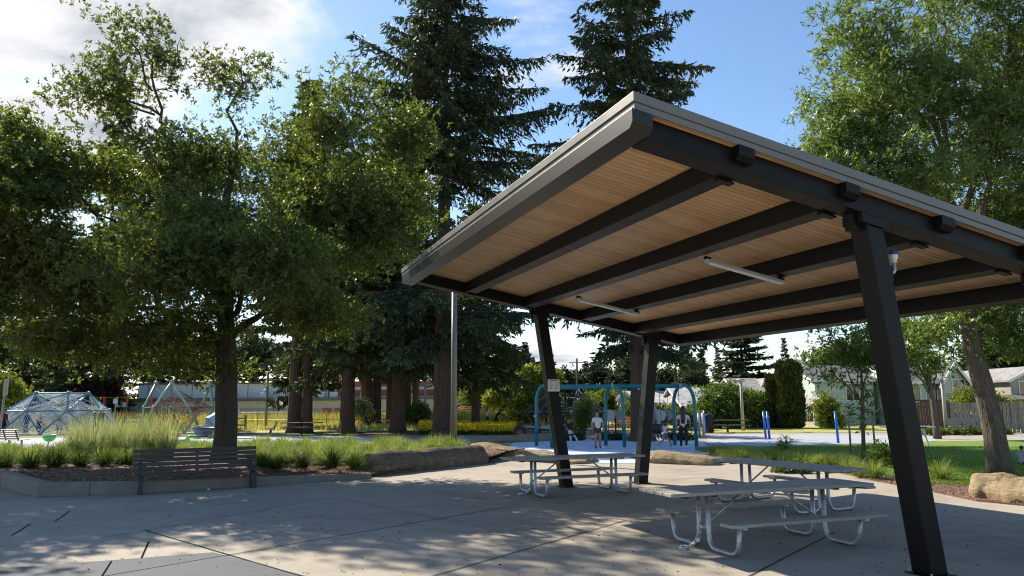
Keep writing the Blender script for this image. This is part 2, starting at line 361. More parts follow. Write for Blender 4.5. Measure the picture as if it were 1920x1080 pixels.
EARTH = grassmat('rough_ground', (0.13, 0.14, 0.05), (0.19, 0.17, 0.07), 0.2)

def ceilmat():
    m, t = newmat('ceiling_boards'); tc = t.n('ShaderNodeTexCoord')
    sp = t.n('ShaderNodeSeparateXYZ', {0: (tc, 'Object')})
    k = t.math('DIVIDE', (sp, 1), 0.105); fl = t.math('FLOOR', k); fr = t.math('FRACT', k)
    seg = t.math('FLOOR', t.math('ADD', t.math('DIVIDE', (sp, 0), 2.8), t.math('MULTIPLY', fl, 0.37)))
    wn = t.n('ShaderNodeTexWhiteNoise', {'Vector': t.n('ShaderNodeCombineXYZ', {0: fl, 1: seg, 2: 0.0})}, noise_dimensions='3D')
    mp = t.n('ShaderNodeMapping', {'Vector': (tc, 'Object'), 'Scale': (1.2, 16.0, 1.0), 'Location': (0, 0, 0)})
    off = t.n('ShaderNodeVectorMath', {0: mp, 1: (wn, 'Color')}, operation='ADD')
    gr = t.n('ShaderNodeTexNoise', {'Vector': off, 'Scale': 3.0, 'Detail': 6.0, 'Distortion': 0.8})
    base = t.ramp((gr, 0), (0.3, (0.55, 0.33, 0.165)), (0.55, (0.64, 0.41, 0.215)), (0.75, (0.70, 0.47, 0.265)))
    base = t.mixc(1.0, base, t.ramp((wn, 'Value'), (0, (0.84, 0.80, 0.76)), (1, (1.10, 1.10, 1.10))), 'MULTIPLY')
    mk = t.n('ShaderNodeMapping', {'Vector': (tc, 'Object'), 'Scale': (1.0, 2.6, 1.0)})
    vo = t.n('ShaderNodeTexVoronoi', {'Vector': mk, 'Scale': 2.2})
    kn = t.n('ShaderNodeMapRange', {'Value': (vo, 'Distance'), 'From Min': 0.015, 'From Max': 0.075, 'To Min': 0.7, 'To Max': 0.0})
    base = t.mixc(kn, base, (0.10, 0.045, 0.018, 1))
    ge = t.math('MINIMUM', fr, t.math('SUBTRACT', 1.0, fr))
    gv = t.n('ShaderNodeMapRange', {'Value': ge, 'From Min': 0.03, 'From Max': 0.075, 'To Min': 1.0, 'To Max': 0.0})
    base = t.mixc(t.math('MULTIPLY', gv, 0.62), base, (0.05, 0.024, 0.012, 1))
    bp = t.n('ShaderNodeBump', {'Height': t.math('SUBTRACT', 1.0, gv), 'Strength': 0.5, 'Distance': 0.01})
    bs = t.n('ShaderNodeBsdfPrincipled', {'Base Color': base, 'Roughness': 0.5, 'Normal': bp, 'Specular IOR Level': 0.35})
    t.n('ShaderNodeOutputMaterial', {'Surface': bs}); return m
CEIL = ceilmat()
def siding(name, col, pitch=0.2, gap=0.5):
    m, t = newmat(name); tc = t.n('ShaderNodeTexCoord'); sp = t.n('ShaderNodeSeparateXYZ', {0: (tc, 'Object')})
    fr = t.math('FRACT', t.math('DIVIDE', (sp, 2), pitch))
    n1 = t.n('ShaderNodeTexNoise', {'Vector': (tc, 'Object'), 'Scale': 1.2, 'Detail': 5.0})
    base = t.ramp((n1, 0), (0.3, mul(col, 0.86)), (0.7, mul(col, 1.08)))
    base = t.mixc(t.math('MULTIPLY', t.math('LESS_THAN', fr, 0.12), gap), base, c4(mul(col, 0.35)))
    bp = t.n('ShaderNodeBump', {'Height': fr, 'Strength': 0.6, 'Distance': 0.03})
    bs = t.n('ShaderNodeBsdfPrincipled', {'Base Color': base, 'Roughness': 0.65, 'Normal': bp})
    t.n('ShaderNodeOutputMaterial', {'Surface': bs}); return m
def shingle(name, col):
    m, t = newmat(name); tc = t.n('ShaderNodeTexCoord')
    br = t.n('ShaderNodeTexBrick', {'Vector': (tc, 'Object'), 'Color1': c4(mul(col, 0.85)), 'Color2': c4(mul(col, 1.15)), 'Mortar': c4(mul(col, 0.6)), 'Scale': 2.2, 'Mortar Size': 0.02})
    n1 = t.n('ShaderNodeTexNoise', {'Vector': (tc, 'Object'), 'Scale': 1.5, 'Detail': 6.0})
    base = t.mixc(1.0, (br, 0), t.ramp((n1, 0), (0.3, (0.75,) * 3), (0.7, (1.2,) * 3)), 'MULTIPLY')
    bs = t.n('ShaderNodeBsdfPrincipled', {'Base Color': base, 'Roughness': 0.9})
    t.n('ShaderNodeOutputMaterial', {'Surface': bs}); return m
MINT = siding('mint_siding', (0.48, 0.60, 0.54)); PALEM = siding('pale_mint_siding', (0.52, 0.60, 0.58)); BEIGE = siding('beige_siding', (0.40, 0.36, 0.31))
WSID = siding('white_siding', (0.62, 0.66, 0.72)); GBLUE = siding('grey_blue_siding', (0.20, 0.23, 0.27)); CREAM = siding('cream_siding', (0.52, 0.45, 0.36), 0.3, 0.2)
TEALS = siding('teal_siding', (0.30, 0.52, 0.46)); GREYS = siding('grey_siding', (0.38, 0.37, 0.35)); BRNW = M('brown_wall', (0.13, 0.085, 0.06), 0.85, 0.15, 3)
SHG = shingle('grey_shingles', (0.30, 0.29, 0.28)); SHB = shingle('brown_shingles', (0.21, 0.175, 0.145)); SHD = shingle('dark_shingles', (0.13, 0.13, 0.135)); SHL = shingle('pale_shingles', (0.42, 0.42, 0.42))
BLK_ = M('school_block', (0.56, 0.52, 0.47), 0.85, 0.08, 1.2, 0.2, 20); BLKD = M('school_block_dark', (0.42, 0.37, 0.36), 0.85, 0.08, 1.2, 0.2, 20)
SCHW = M('school_white', (0.78, 0.77, 0.74), 0.7, 0.06, 1.2, 0.1); SCHR = M('school_red', (0.45, 0.11, 0.08), 0.75, 0.12, 1.5, 0.1); DKTRIM = M('dark_trim', (0.12, 0.12, 0.125), 0.6, 0.1, 2, 0.0)
MAROON = M('maroon_wall', (0.13, 0.045, 0.038), 0.8, 0.15, 2, 0.1)
# ------------------------------------------------------------------ ground sheets
def sheet(name, pts, z, mat, kind='structure', thick=0.0):
    mb = MB()
    P = [(p[0], p[1]) for p in pts]
    ar = sum(P[i][0] * P[(i + 1) % len(P)][1] - P[(i + 1) % len(P)][0] * P[i][1] for i in range(len(P)))
    if ar < 0: P = P[::-1]
    if thick: mb.prism(P, z - thick, z)
    else: mb.poly([(x, y, z) for x, y in P])
    return struct(mb.build(name, mat), kind)
g = MB(); g.poly([(-1500, -300, -0.06), (1500, -300, -0.06), (1500, 2200, -0.06), (-1500, 2200, -0.06)]); struct(g.build('ground', EARTH))
sheet('plaza_pavement', [(-80, -40), (60, -40), (60, 46), (-80, 46)], 0.0, CONC)
sheet('playground_surface', [(-75, 29), (-3.5, 29), (-3.2, 33), (-6, 40), (-10, 45.5), (-75, 45.8)], 0.008, PADL)
pad = [G(*q) for q in ((945, 846), (985, 854), (1035, 866), (1060, 869), (1215, 869), (1262, 858), (1312, 846), (1330, 838), (1316, 829), (1200, 824), (1060, 824), (965, 828))]
sheet('splash_pad', pad, 0.008, PADM)
court = [G(*q) for q in ((1330, 834), (1420, 837), (1660, 832), (1760, 827), (1740, 817), (1560, 815), (1400, 815), (1325, 818))]
sheet('sport_court', court, 0.012, COURT)
def strip(mb, a, b, w, z):
    a, b = Vector((a[0], a[1], 0)), Vector((b[0], b[1], 0)); d = (b - a).normalized(); n = Vector((-d.y, d.x, 0)) * w / 2
    mb.poly([(p.x, p.y, z) for p in (a - n, b - n, b + n, a + n)])
mb = MB()
strip(mb, G(1345, 824), G(1640, 825), 0.10, 0.017); strip(mb, G(1340, 831), G(1600, 829), 0.10, 0.021); strip(mb, G(1470, 822), G(1560, 829), 0.10, 0.025)
struct(mb.build('court_line', LINEW))
sheet('garden_path', [(-60, 50.6), (-10, 51.6), (-10, 52.8), (-60, 51.9)], 0.02, PATHM)
sheet('far_path', [(-5, 70), (1.5, 58), (5, 46), (9, 46), (6, 58), (-1, 72)], 0.012, PATHM)
sheet('meadow', [(-85, 52.5), (-6, 53), (-3, 60), (2, 66), (3, 96), (-85, 96)], 0.006, FIELD)
sheet('verge', [(4, 46.2), (60, 46.2), (60, 72), (4, 72)], 0.006, FIELD)
sheet('far_lawn', [(-70, 46.2), (-11, 46.2), (-11, 50.4), (-70, 50.0)], 0.006, EARTH)
sheet('planting_bed', [(-11, 46.2), (3.6, 46.2), (1, 56), (-9, 52)], 0.012, MULCH)
# lawn with a soft edge
lawn = [G(*q) for q in ((1312, 843), (1400, 839), (1500, 837), (1600, 834), (1730, 830), (1920, 827), (2500, 826), (2500, 905), (1920, 915), (1830, 912), (1740, 908), (1655, 893), (1585, 876), (1500, 865), (1400, 857), (1330, 851))]
sheet('lawn', lawn, 0.05, LAWN, thick=0.1)
mul_ = [G(*q) for q in ((1560, 872), (1600, 878), (1655, 891), (1740, 905), (1830, 909), (1930, 912), (2100, 930), (1930, 950), (1830, 940), (1740, 921), (1640, 902), (1570, 886), (1530, 879))]
sheet('mulch_strip', mul_, 0.03, MULCH, thick=0.06)
# pavement joints and bands
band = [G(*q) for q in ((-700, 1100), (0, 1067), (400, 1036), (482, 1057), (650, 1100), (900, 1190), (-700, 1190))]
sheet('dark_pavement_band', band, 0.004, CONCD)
mb = MB()
def joint(p, q, w=0.014, e0=0.0, e1=0.0):
    a, b = G(*p), G(*q); d = (b - a).normalized(); strip(mb, a - d * e0, b + d * e1, w, 0.006 + 0.0006 * len(mb.f))
joint((480, 1032), (955, 950), w=.02, e0=2.0, e1=0.2); joint((300, 990), (560, 945), e0=1, e1=2)
joint((815, 1080), (960, 1038), w=.02, e0=0.5, e1=3.2); joint((1430, 1068), (1500, 1032), w=.02, e0=2.5, e1=1.6)
joint((290, 1000), (480, 1056), w=.02, e0=0.4, e1=2); joint((430, 1042), (520, 1028), e1=0)
joint((640, 936), (1000, 1010), w=0.01); joint((1330, 990), (1600, 1000), w=0.01); joint((700, 905), (1000, 925), w=0.01)
joint((1230, 900), (1480, 890), w=0.012); joint((900, 905), (1240, 990), w=0.01)
struct(mb.build('pavement_joint', JOINT))
mb = MB()
joint((20, 1006), (58, 982), 0.022); joint((103, 978), (130, 959), 0.022); joint((265, 1047), (279, 1016), 0.022); joint((192, 1080), (209, 1053), 0.022, e0=0.6)
struct(mb.build('expansion_slot', SLOT))
mb = MB()
joint((1480, 923), (1920, 974), 0.02, e1=2); joint((1480, 928), (1920, 981), 0.02, e1=2)
struct(mb.build('steel_floor_line', GALV))

# ------------------------------------------------------------------ kerb and raised bed
FR = [G(-420, 868), G(-150, 895), G(0, 915), G(70, 933), G(262, 926), G(480, 912), G(697, 897)]
FH = [0.42, 0.40, 0.36, 0.30, 0.25, 0.20, 0.13]
FR = [Vector((p.x, p.y, 0)) for p in FR]
def offs(pts, w):
    out = []
    for i, p in enumerate(pts):
        d = (pts[min(i + 1, len(pts) - 1)] - pts[max(i - 1, 0)]).normalized(); n = Vector((-d.y, d.x, 0))
        if 0 < i < len(pts) - 1:
            d0 = (p - pts[i - 1]).normalized(); n0 = Vector((-d0.y, d0.x, 0)); n = n / max(0.5, n.dot(n0))
        out.append(p + n * w)
    return out
IN = offs(FR, 0.24)
mb = MB(); kroot = thing('planter_kerb', 'low grey concrete kerb wall around the mulch bed behind the slatted bench', 'kerb', FR[3])
for i in range(len(FR) - 1):
    n = 2 if i == 3 else 1
    for j in range(n):
        a0, a1 = j / n, (j + 1) / n - 0.004
        q = []
        for t_ in (a0, a1): q.append((FR[i].lerp(FR[i + 1], t_), IN[i].lerp(IN[i + 1], t_), FH[i] + (FH[i + 1] - FH[i]) * t_))
        (f0, i0, h0), (f1, i1, h1) = q
        mb.hexa([(f0.x, f0.y, 0), (f1.x, f1.y, 0), (i1.x, i1.y, 0), (i0.x, i0.y, 0), (f0.x, f0.y, h0), (f1.x, f1.y, h1), (i1.x, i1.y, h1), (i0.x, i0.y, h0)])
mb.build('kerb_wall', KERB, kroot, FR[3], bevel=0.012)
# bed patch between the kerb and the far edge
BK = [Vector(p) for p in ((-26, 27, 0), (-20, 29.5, 0), (-15.5, 30.4, 0), (-12, 30.6, 0), (-9, 30.6, 0), (-5, 30.8, 0), (-1.5, 30.5, 0), (0.6, 27.6, 0))]
FF = IN + [Vector((-0.75, 24.3, 0))]; HF = [h - 0.05 for h in FH] + [0.2]
def lerp_list(L, t_):
    k = t_ * (len(L) - 1); i = min(int(k), len(L) - 2); f = k - i
    return L[i] * (1 - f) + L[i + 1] * f
nu, nv = 90, 40; vs = []; rn = RNG.normal(0, 0.012, (nu + 1, nv + 1))
def bed_pt(u, v):
    a, b = lerp_list(FF, u), lerp_list(BK, u); p = a.lerp(b, v)
    z0 = lerp_list(HF, u); z = z0 + (0.30 - z0) * min(1, v * 2.2); z *= 1 - max(0, (v - 0.85) / 0.15) * 0.85
    return Vector((p.x, p.y, z))
for i in range(nu + 1):
    for j in range(nv + 1):
        p = bed_pt(i / nu, (j / nv) ** 1.4); vs.append((p.x, p.y, p.z + (rn[i, j] if j else 0)))
fs = [(i * (nv + 1) + j, (i + 1) * (nv + 1) + j, (i + 1) * (nv + 1) + j + 1, i * (nv + 1) + j + 1) for i in range(nu) for j in range(nv)]
mb = MB(); mb.add(vs, fs, 0, True); struct(mb.build('mulch_bed', MULCH))
# loose bark chips
def chips(name, P, lmin=0.03, lmax=0.09):
    n = len(P); a = RNG.uniform(0, 2 * np.pi, n); D = np.stack([np.cos(a), np.sin(a), RNG.normal(0, 0.25, n)], 1)
    L = RNG.uniform(lmin, lmax, n)
    return struct(quads(name, kites(P, D, L, L * RNG.uniform(0.25, 0.6, n), up=2.0), CHIP), 'stuff')
C = np.array([tuple(bed_pt(u, v * v)) for u, v in RNG.uniform(0, 1, (9000, 2)) * np.array([1, 0.6])]); C[:, 2] += RNG.uniform(0.004, 0.035, len(C)); chips('bark_chips', C)
C = []
for _ in range(3500):
    i = random.random() * 7.99; k = int(i); f = i - k; a_ = mul_[min(k, 6)].lerp(mul_[min(k + 1, 6)], f); b_ = mul_[12 - min(k, 5)].lerp(mul_[max(12 - min(k, 5) - 1, 6)], f)
    p = a_.lerp(b_, random.random()); C.append((p.x, p.y, 0.032 + random.random() * 0.03))
chips('bark_chips', np.array(C), 0.025, 0.07)
# small litter on the plaza: dry twigs, seed pods
C = np.array([(*(G(random.uniform(100, 1850), random.uniform(900, 1078)))[:2], 0.006) for _ in range(900)])
a = RNG.uniform(0, 6.28, len(C)); Lq = RNG.uniform(0.015, 0.055, len(C))
struct(quads('leaf_litter', kites(C, np.stack([np.cos(a), np.sin(a), RNG.uniform(0, .3, len(C))], 1), Lq, Lq * 0.4, up=2), M('dry_litter', (0.05, 0.04, 0.03), 0.9, 0.4, 5, 0.0, island=0.5)), 'stuff')

# ------------------------------------------------------------------ grasses
def strips(name, P, side, W, mat, parent=None):
    """ribbon blades: P (n,k,3) centre lines, side (n,3), W (n,k) widths"""
    n, k, _ = P.shape
    V = np.stack([P - side[:, None] * W[..., None] / 2, P + side[:, None] * W[..., None] / 2], 2).reshape(n * k * 2, 3)
    idx = (np.arange(n)[:, None, None] * k * 2 + np.arange(k - 1)[None, :, None] * 2 + np.array([0, 1, 3, 2])).reshape(-1, 4)
    me = bpy.data.meshes.new(name); me.vertices.add(len(V)); me.vertices.foreach_set('co', V.astype(np.float32).reshape(-1))
    m = len(idx); me.loops.add(m * 4); me.loops.foreach_set('vertex_index', idx.astype(np.int32).reshape(-1))
    me.polygons.add(m); me.polygons.foreach_set('loop_start', np.arange(0, m * 4, 4, dtype=np.int32)); me.polygons.foreach_set('loop_total', np.full(m, 4, np.int32))
    me.materials.append(mat); me.update(calc_edges=True)
    o = bpy.data.objects.new(name, me); COL.objects.link(o)
    if parent is not None: o.parent = parent
    return o
def blades(n, base_r, h, reach, w, k=5, hj=0.3, upright=0.5):
    a = RNG.uniform(0, 2 * np.pi, n); r0 = base_r * np.sqrt(RNG.uniform(0, 1, n)); out = np.stack([np.cos(a), np.sin(a), 0 * a], 1)
    ra = a + RNG.normal(0, 0.6, n); od = np.stack([np.cos(ra), np.sin(ra), 0 * a], 1)
    H_ = h * RNG.uniform(1 - hj, 1 + hj, n); R_ = reach * RNG.uniform(0.15, 1.15, n)
    tt = np.linspace(0, 1, k)
    f0 = RNG.uniform(0.03, 0.75 - 0.45 * upright, n); bd = RNG.uniform(0.5, 1.9 - 1.0 * upright, n) * (0.4 + f0)
    th = f0[:, None] + bd[:, None] * tt[None] ** 1.4; ln = H_ * 1.25 / (k - 1)
    dx = np.cumsum(np.concatenate([np.zeros((n, 1)), np.sin(th[:, 1:]) * ln[:, None]], 1), 1); hz = np.cumsum(np.concatenate([np.zeros((n, 1)), np.cos(th[:, 1:]) * ln[:, None]], 1), 1)
    P = (out * r0[:, None])[:, None] + od[:, None] * (dx * reach / h)[..., None]; P[..., 2] += np.maximum(hz, 0.01)
    side = np.stack([-od[:, 1], od[:, 0], RNG.normal(0, .3, n)], 1); side = nrm(side)
    Wd = w * RNG.uniform(0.7, 1.3, n)[:, None] * (1 - 0.85 * tt[None] ** 1.5)
    return P, side, Wd
def low_clump(name, mat, n=420, h=0.46, reach=0.50): return strips(name, *blades(n, 0.10, h, reach, 0.013, k=6, upright=0.0), mat)
protoL = [low_clump('grass_clump', BLADE), low_clump('grass_clump', BLADE, 300, 0.38, 0.46)]
protoD = [low_clump('grass_clump', BLADD, 340, 0.40, 0.40), low_clump('grass_clump', BLADD, 300, 0.34, 0.42)]
used = set()
def put(proto, loc, label, cat, group=None, s=1.0, rz=None):
    o = proto if id(proto) not in used else proto.copy()
    if id(proto) in used: COL.objects.link(o)
    used.add(id(proto)); o.location = loc; o.scale = (s, s, s * random.uniform(0.9, 1.1)); o.rotation_euler = (0, 0, random.uniform(0, 6.28) if rz is None else rz)
    return tag(o, label, cat, group)
def zbed(x, y): return 0.27
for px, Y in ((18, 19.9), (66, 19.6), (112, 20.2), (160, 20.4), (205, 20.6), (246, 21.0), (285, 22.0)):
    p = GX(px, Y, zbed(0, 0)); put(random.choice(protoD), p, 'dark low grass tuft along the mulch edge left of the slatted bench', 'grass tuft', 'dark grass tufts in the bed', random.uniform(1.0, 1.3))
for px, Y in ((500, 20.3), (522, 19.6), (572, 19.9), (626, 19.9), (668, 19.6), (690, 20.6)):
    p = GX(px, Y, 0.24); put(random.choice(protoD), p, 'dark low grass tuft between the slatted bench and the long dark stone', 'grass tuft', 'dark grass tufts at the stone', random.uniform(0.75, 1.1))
# the green mass behind them
PP = [[], [], []]
def mass(px0, px1, Y0, Y1, step, hs=1.0):
    Y = Y0
    while Y < Y1:
        x0, x1 = A(px0, 756, Y).x, A(px1, 756, Y).x; x = x0
        while x < x1:
            p, s_, w_ = blades(330, 0.10, 0.33 * hs * random.uniform(.75, 1.2), 0.46, 0.013, k=6, upright=0.0)
            off = np.array([x + random.uniform(-.2, .2), Y + random.uniform(-.2, .2), 0.28])
            PP[0].append(p + off); PP[1].append(s_); PP[2].append(w_); x += step * random.uniform(.8, 1.2)
        Y += step
mass(484, 700, 20.8, 23.2, 0.82); mass(486, 800, 23.3, 26, 0.85); mass(490, 880, 26, 30, 0.9)
mass(-60, 300, 21.4, 24, 0.82); mass(200, 480, 26.4, 30, 0.85, 0.8); mass(-60, 180, 24, 27, 0.9)
struct(strips('low_grass', np.concatenate(PP[0]), np.concatenate(PP[1]), np.concatenate(PP[2]), BLADE), 'stuff')
# tall feathery grasses
def tall(name, n=620):
    P, s_, W_ = blades(n, 0.20, 1.0, 0.62, 0.012, k=6, hj=0.35, upright=0.55)
    return strips(name, P, s_, W_, TALLB)
protoT = [tall('tall_grass'), tall('tall_grass', 460)]
for i, (px, Y, s) in enumerate(((150, 23.6, 0.95), (182, 22.8, 1.0), (214, 24.0, 1.0), (248, 23.2, 0.95), (284, 23.8, 1.0), (318, 23.3, 1.05), (236, 25.0, 0.95), (300, 25.2, 1.0))):
    put(protoT[i % 2], GX(px, Y, 0.27), 'tall pale feathery grass clump standing behind the left end of the slatted bench', 'tall grass', 'tall feathery grasses', s)
# grasses on the lawn side
for px, py, s in ((1610, 893, 0.95), (1592, 886, 0.8), (1640, 897, 0.85)):
    put(random.choice(protoL), G(px, py, 0.03), 'green grass tuft on the mulch beside the rear picnic table', 'grass tuft', 'tufts by the rear table', s)
put(protoL[0], G(1762, 900, 0.03), 'single grass tuft on mulch right of the nearest leaning column', 'grass tuft', None, 0.85)
PP = [[], [], []]
for _ in range(150):
    t_ = random.random(); p = G(1330 + 270 * t_, 850 + 22 * t_ + random.uniform(-4, 6), 0.04)
    b_, s_, w_ = blades(60, 0.12, 0.26, 0.26, 0.014, k=4, upright=0.2); PP[0].append(b_ + np.array(p)); PP[1].append(s_); PP[2].append(w_)
struct(strips('rough_grass', np.concatenate(PP[0]), np.concatenate(PP[1]), np.concatenate(PP[2]), BLADE), 'stuff')
# short blades on the near lawn
n = 60000
uv = RNG.uniform(0, 1, (n, 2)); pxs = 1440 + 700 * uv[:, 0]; pys = 838 + 72 * uv[:, 1] ** 1.3
B = np.array([tuple(G(a_, b_, 0.05)) for a_, b_ in zip(pxs, pys)])
lim = np.interp(pxs, [1400, 1500, 1585, 1655, 1740, 1830, 1920, 2500], [857, 865, 876, 893, 908, 912, 915, 915]); B = B[pys < lim]
D_ = RNG.normal(size=(len(B), 3)); D_[:, 2] = np.abs(D_[:, 2]) + 1.0
struct(quads('lawn_blades', kites(B, D_, RNG.uniform(.03, .07, len(B)), 0.014, up=0), LEAF('lawn_blade', (0.09, 0.16, 0.025), (0.22, 0.32, 0.06), 0.38, (1.2, 1.25, 0.6))), 'stuff')
# dry tall grass in the meadow, yellow flower bed
def field(name, x0, x1, y0, y1, n, h, w, mat, base=lambda x, y: 0.0):
    X_, Y_ = RNG.uniform(x0, x1, n), RNG.uniform(y0, y1, n); P, s_, W_ = blades(n, 0.05, h, h * 0.35, w, k=3, upright=0.8)
    P = P + np.stack([X_, Y_, np.zeros(n)], 1)[:, None]
    return struct(strips(name, P, s_, W_, mat), 'stuff')
field('dry_grass', -60, -8, 74, 80, 9000, 0.9, 0.05, DRYB)
field('dry_grass', -9, 4, 66, 72, 5000, 1.0, 0.05, DRYB)
field('meadow_grass', -60, -5, 54, 74, 14000, 0.28, 0.05, DRYB)
C = []
for _ in range(5200):
    px = random.choice((random.uniform(786, 825), random.uniform(852, 968), random.uniform(852, 968))); py = random.uniform(800, 815) if px < 900 else random.uniform(802 + (px - 900) * .04, 816)
    p = G(px, py); C.append((p.x, p.y, random.uniform(0.15, 0.5)))
C = np.array(C); D_ = RNG.normal(size=C.shape); D_[:, 2] = np.abs(D_[:, 2]) + .5
struct(quads('yellow_flowers', kites(C, D_, RNG.uniform(.12, .22, len(C)), 0.1), YELF), 'stuff')
C[:, 2] = 0.0; struct(quads('flower_stems', kites(C, np.tile([0.0, 0, 1], (len(C), 1)) + RNG.normal(0, .2, C.shape), 0.3, 0.05), BLADD), 'stuff')
# ------------------------------------------------------------------ picnic shelter (local axes: x along the slope, y across, z up)
S0x, S0y, ZZ, PHI, SL = 2.4107, 7.9256, 4.2592, 0.3629, -0.184
W_SH, DP = 9.19, 1.405
shel = thing('picnic_shelter', 'open picnic shelter with a sloping timber lined roof on leaning black steel columns', 'shelter', (S0x, S0y, 0), PHI)
def rz_(v): return ZZ + SL * v
def sbox(mb, v0, v1, u0, u1, w0, w1, mi=0):
    q = [(v0, u0), (v1, u0), (v1, u1), (v0, u1)]
    mb.hexa([(v, u, rz_(v) + w0) for v, u in q] + [(v, u, rz_(v) + w1) for v, u in q], mi); return mb
V0, V1, U0, U1 = -1.40, 5.62, -0.37, 10.12
sbox(MB(), V0 + .01, V1 - .01, U0 + .01, U1 - .01, 0.236, 0.285).build('roof_deck', CEIL, shel)
sbox(MB(), V0 + .01, V1 - .01, U0 + .01, U1 - .01, 0.288, 0.385).build('roof_covering', ROOFM, shel)
mb = MB()
for (o, w0, w1) in ((0.0, 0.225, 0.296), (0.016, 0.300, 0.40)):
    a0, a1, b0, b1 = V0 - o, V1 + o, U0 - o, U1 + o; th = 0.02 + o
    sbox(mb, a0 - .02, V0 + .006, b0 - .02, b1 + .02, w0, w1); sbox(mb, V1 - .006, a1 + .02, b0 - .02, b1 + .02, w0, w1)
    sbox(mb, V0 + .006, V1 - .006, b0 - .02, U0 + .006, w0, w1); sbox(mb, V0 + .006, V1 - .006, U1 - .006, b1 + .02, w0, w1)
mb.build('fascia', FASC, shel, bevel=0.004)
for u0, u1 in ((-0.28, 0.0), (W_SH, W_SH + 0.28)): sbox(MB(), -1.235, 5.298, u0, u1, 0.0, 0.233).build('roof_beam', BLACK, shel, bevel=0.006)
def chamfer(mb, v0, v1, ua, ub, w0, w1, c):     # purlin end with a cut lower corner
    s = 1 if ub > ua else -1
    pr = [(ua, w0), (ub - s * c, w0), (ub, w0 + c), (ub, w1), (ua, w1)]
    vs = [(v, u, rz_(v) + w) for v in (v0, v1) for u, w in pr]
    mb.add(vs, [(0, 1, 2, 3, 4), (9, 8, 7, 6, 5)] + [(i, 5 + i, 5 + (i + 1) % 5, (i + 1) % 5) for i in range(5)])
for i in range(6):
    mb = MB()
    if i == 0:
        v0, v1 = -1.47, -1.238; chamfer(mb, v0, v1, 4.7, -0.43, 0.012, 0.205, 0.06); chamfer(mb, v0, v1, 4.7, 9.9, 0.012, 0.205, 0.06)
    elif i == 5:
        v0, v1 = 5.302, 5.50; sbox(mb, v0, v1, -0.28, W_SH + .28, 0.002, 0.233)
    else:
        v1 = (i - 1) * DP; v0 = v1 - 0.2; sbox(mb, v0, v1, 0.002, W_SH - .002, 0.004, 0.233)
        chamfer(mb, v0, v1, -0.282, -0.40, 0.075, 0.233, 0.05); chamfer(mb, v0, v1, W_SH + .282, W_SH + .40, 0.075, 0.233, 0.05)
        for u in (0.0, W_SH - 0.10): sbox(mb, v0 + 0.03, v1 + 0.03, u, u + .10, -0.028, -0.002)
    mb.build('gutter' if i == 0 else 'purlin', BRONZE if i == 0 else BLACK, shel, bevel=0.005)
def column(vb, vt, uc):
    h = 0.125; zt = rz_(vt) - 0.11; mb = MB()
    q = [(-h, -h), (h, -h), (h, h), (-h, h)]
    k = (vt - vb) / zt
    mb.hexa([(vb + a, uc + b, 0.012) for a, b in q] + [(vt + a, uc + b, zt + SL * a) for a, b in q])
    c = mb.build('column', BLACK, shel, bevel=0.012)
    mb = MB(); mb.box((vb, uc, 0.006), (0.36, 0.36, 0.012)); mb.build('base_plate', BLACK, c)
    for bx_ in (-.14, .14):
        for by_ in (-.14, .14): mb = MB(); mb.tube([(vb + bx_, uc + by_, .012), (vb + bx_, uc + by_, .04)], .012, 6); mb.build('anchor_bolt', GALV, c)
    mb = MB(); sbox(mb, vt - .2, vt + .17, uc - .15, uc + .15, -0.115, -0.004); sbox(mb, vt - .26, vt - .2, uc - .06, uc + .06, -0.2, -0.004); mb.build('top_bracket', BLACK, c, bevel=0.006)
    return c
CU = (-0.14, W_SH + 0.14)
C1 = column(2.24, 1.72, CU[0]); C2 = column(2.25, 1.66, CU[1]); C3 = column(4.17, 4.60, CU[1]); C4 = column(4.17, 4.60, CU[0])
_Ms = Matrix.Translation((S0x, S0y, 0)) @ Matrix.Rotation(PHI, 4, 'Z')
def SW(v, u, z): return _Ms @ Vector((v, u, z))
def strip_light(u, label):
    v0, v1 = 1.46, 2.86; o = SW((v0 + v1) / 2, u, 0); r = thing('strip_light', label, 'light', o, PHI, 'strip lights under the roof')
    mb = MB(); vm = (v0 + v1) / 2
    def bx(a, b, hw0, hw1, w0, w1):
        q = [(a, -1), (b, -1), (b, 1), (a, 1)]; m = MB()
        return [(v - vm, s * hw0, rz_(v) + w0) for v, s in q] + [(v - vm, s * hw1, rz_(v) + w1) for v, s in q]
    mb.hexa(bx(v0, v1, .062, .052, -.075, -.035)); mb.build('housing', GREYP, r, bevel=.006)
    mb = MB(); mb.hexa(bx(v0 + .05, v1 - .05, .036, .046, -.098, -.077)); mb.build('diffuser', LENS, r, bevel=.008)
    for v in (v0 + .02, v1 - .06): mb = MB(); mb.hexa(bx(v - .04, v + .05, .03, .03, -.033, .003)); mb.build('bracket', BLACK, r)
strip_light(2.58, 'white strip light under the timber ceiling, the one nearer the closest column')
strip_light(6.92, 'white strip light under the timber ceiling, the farther one beside the notice column')
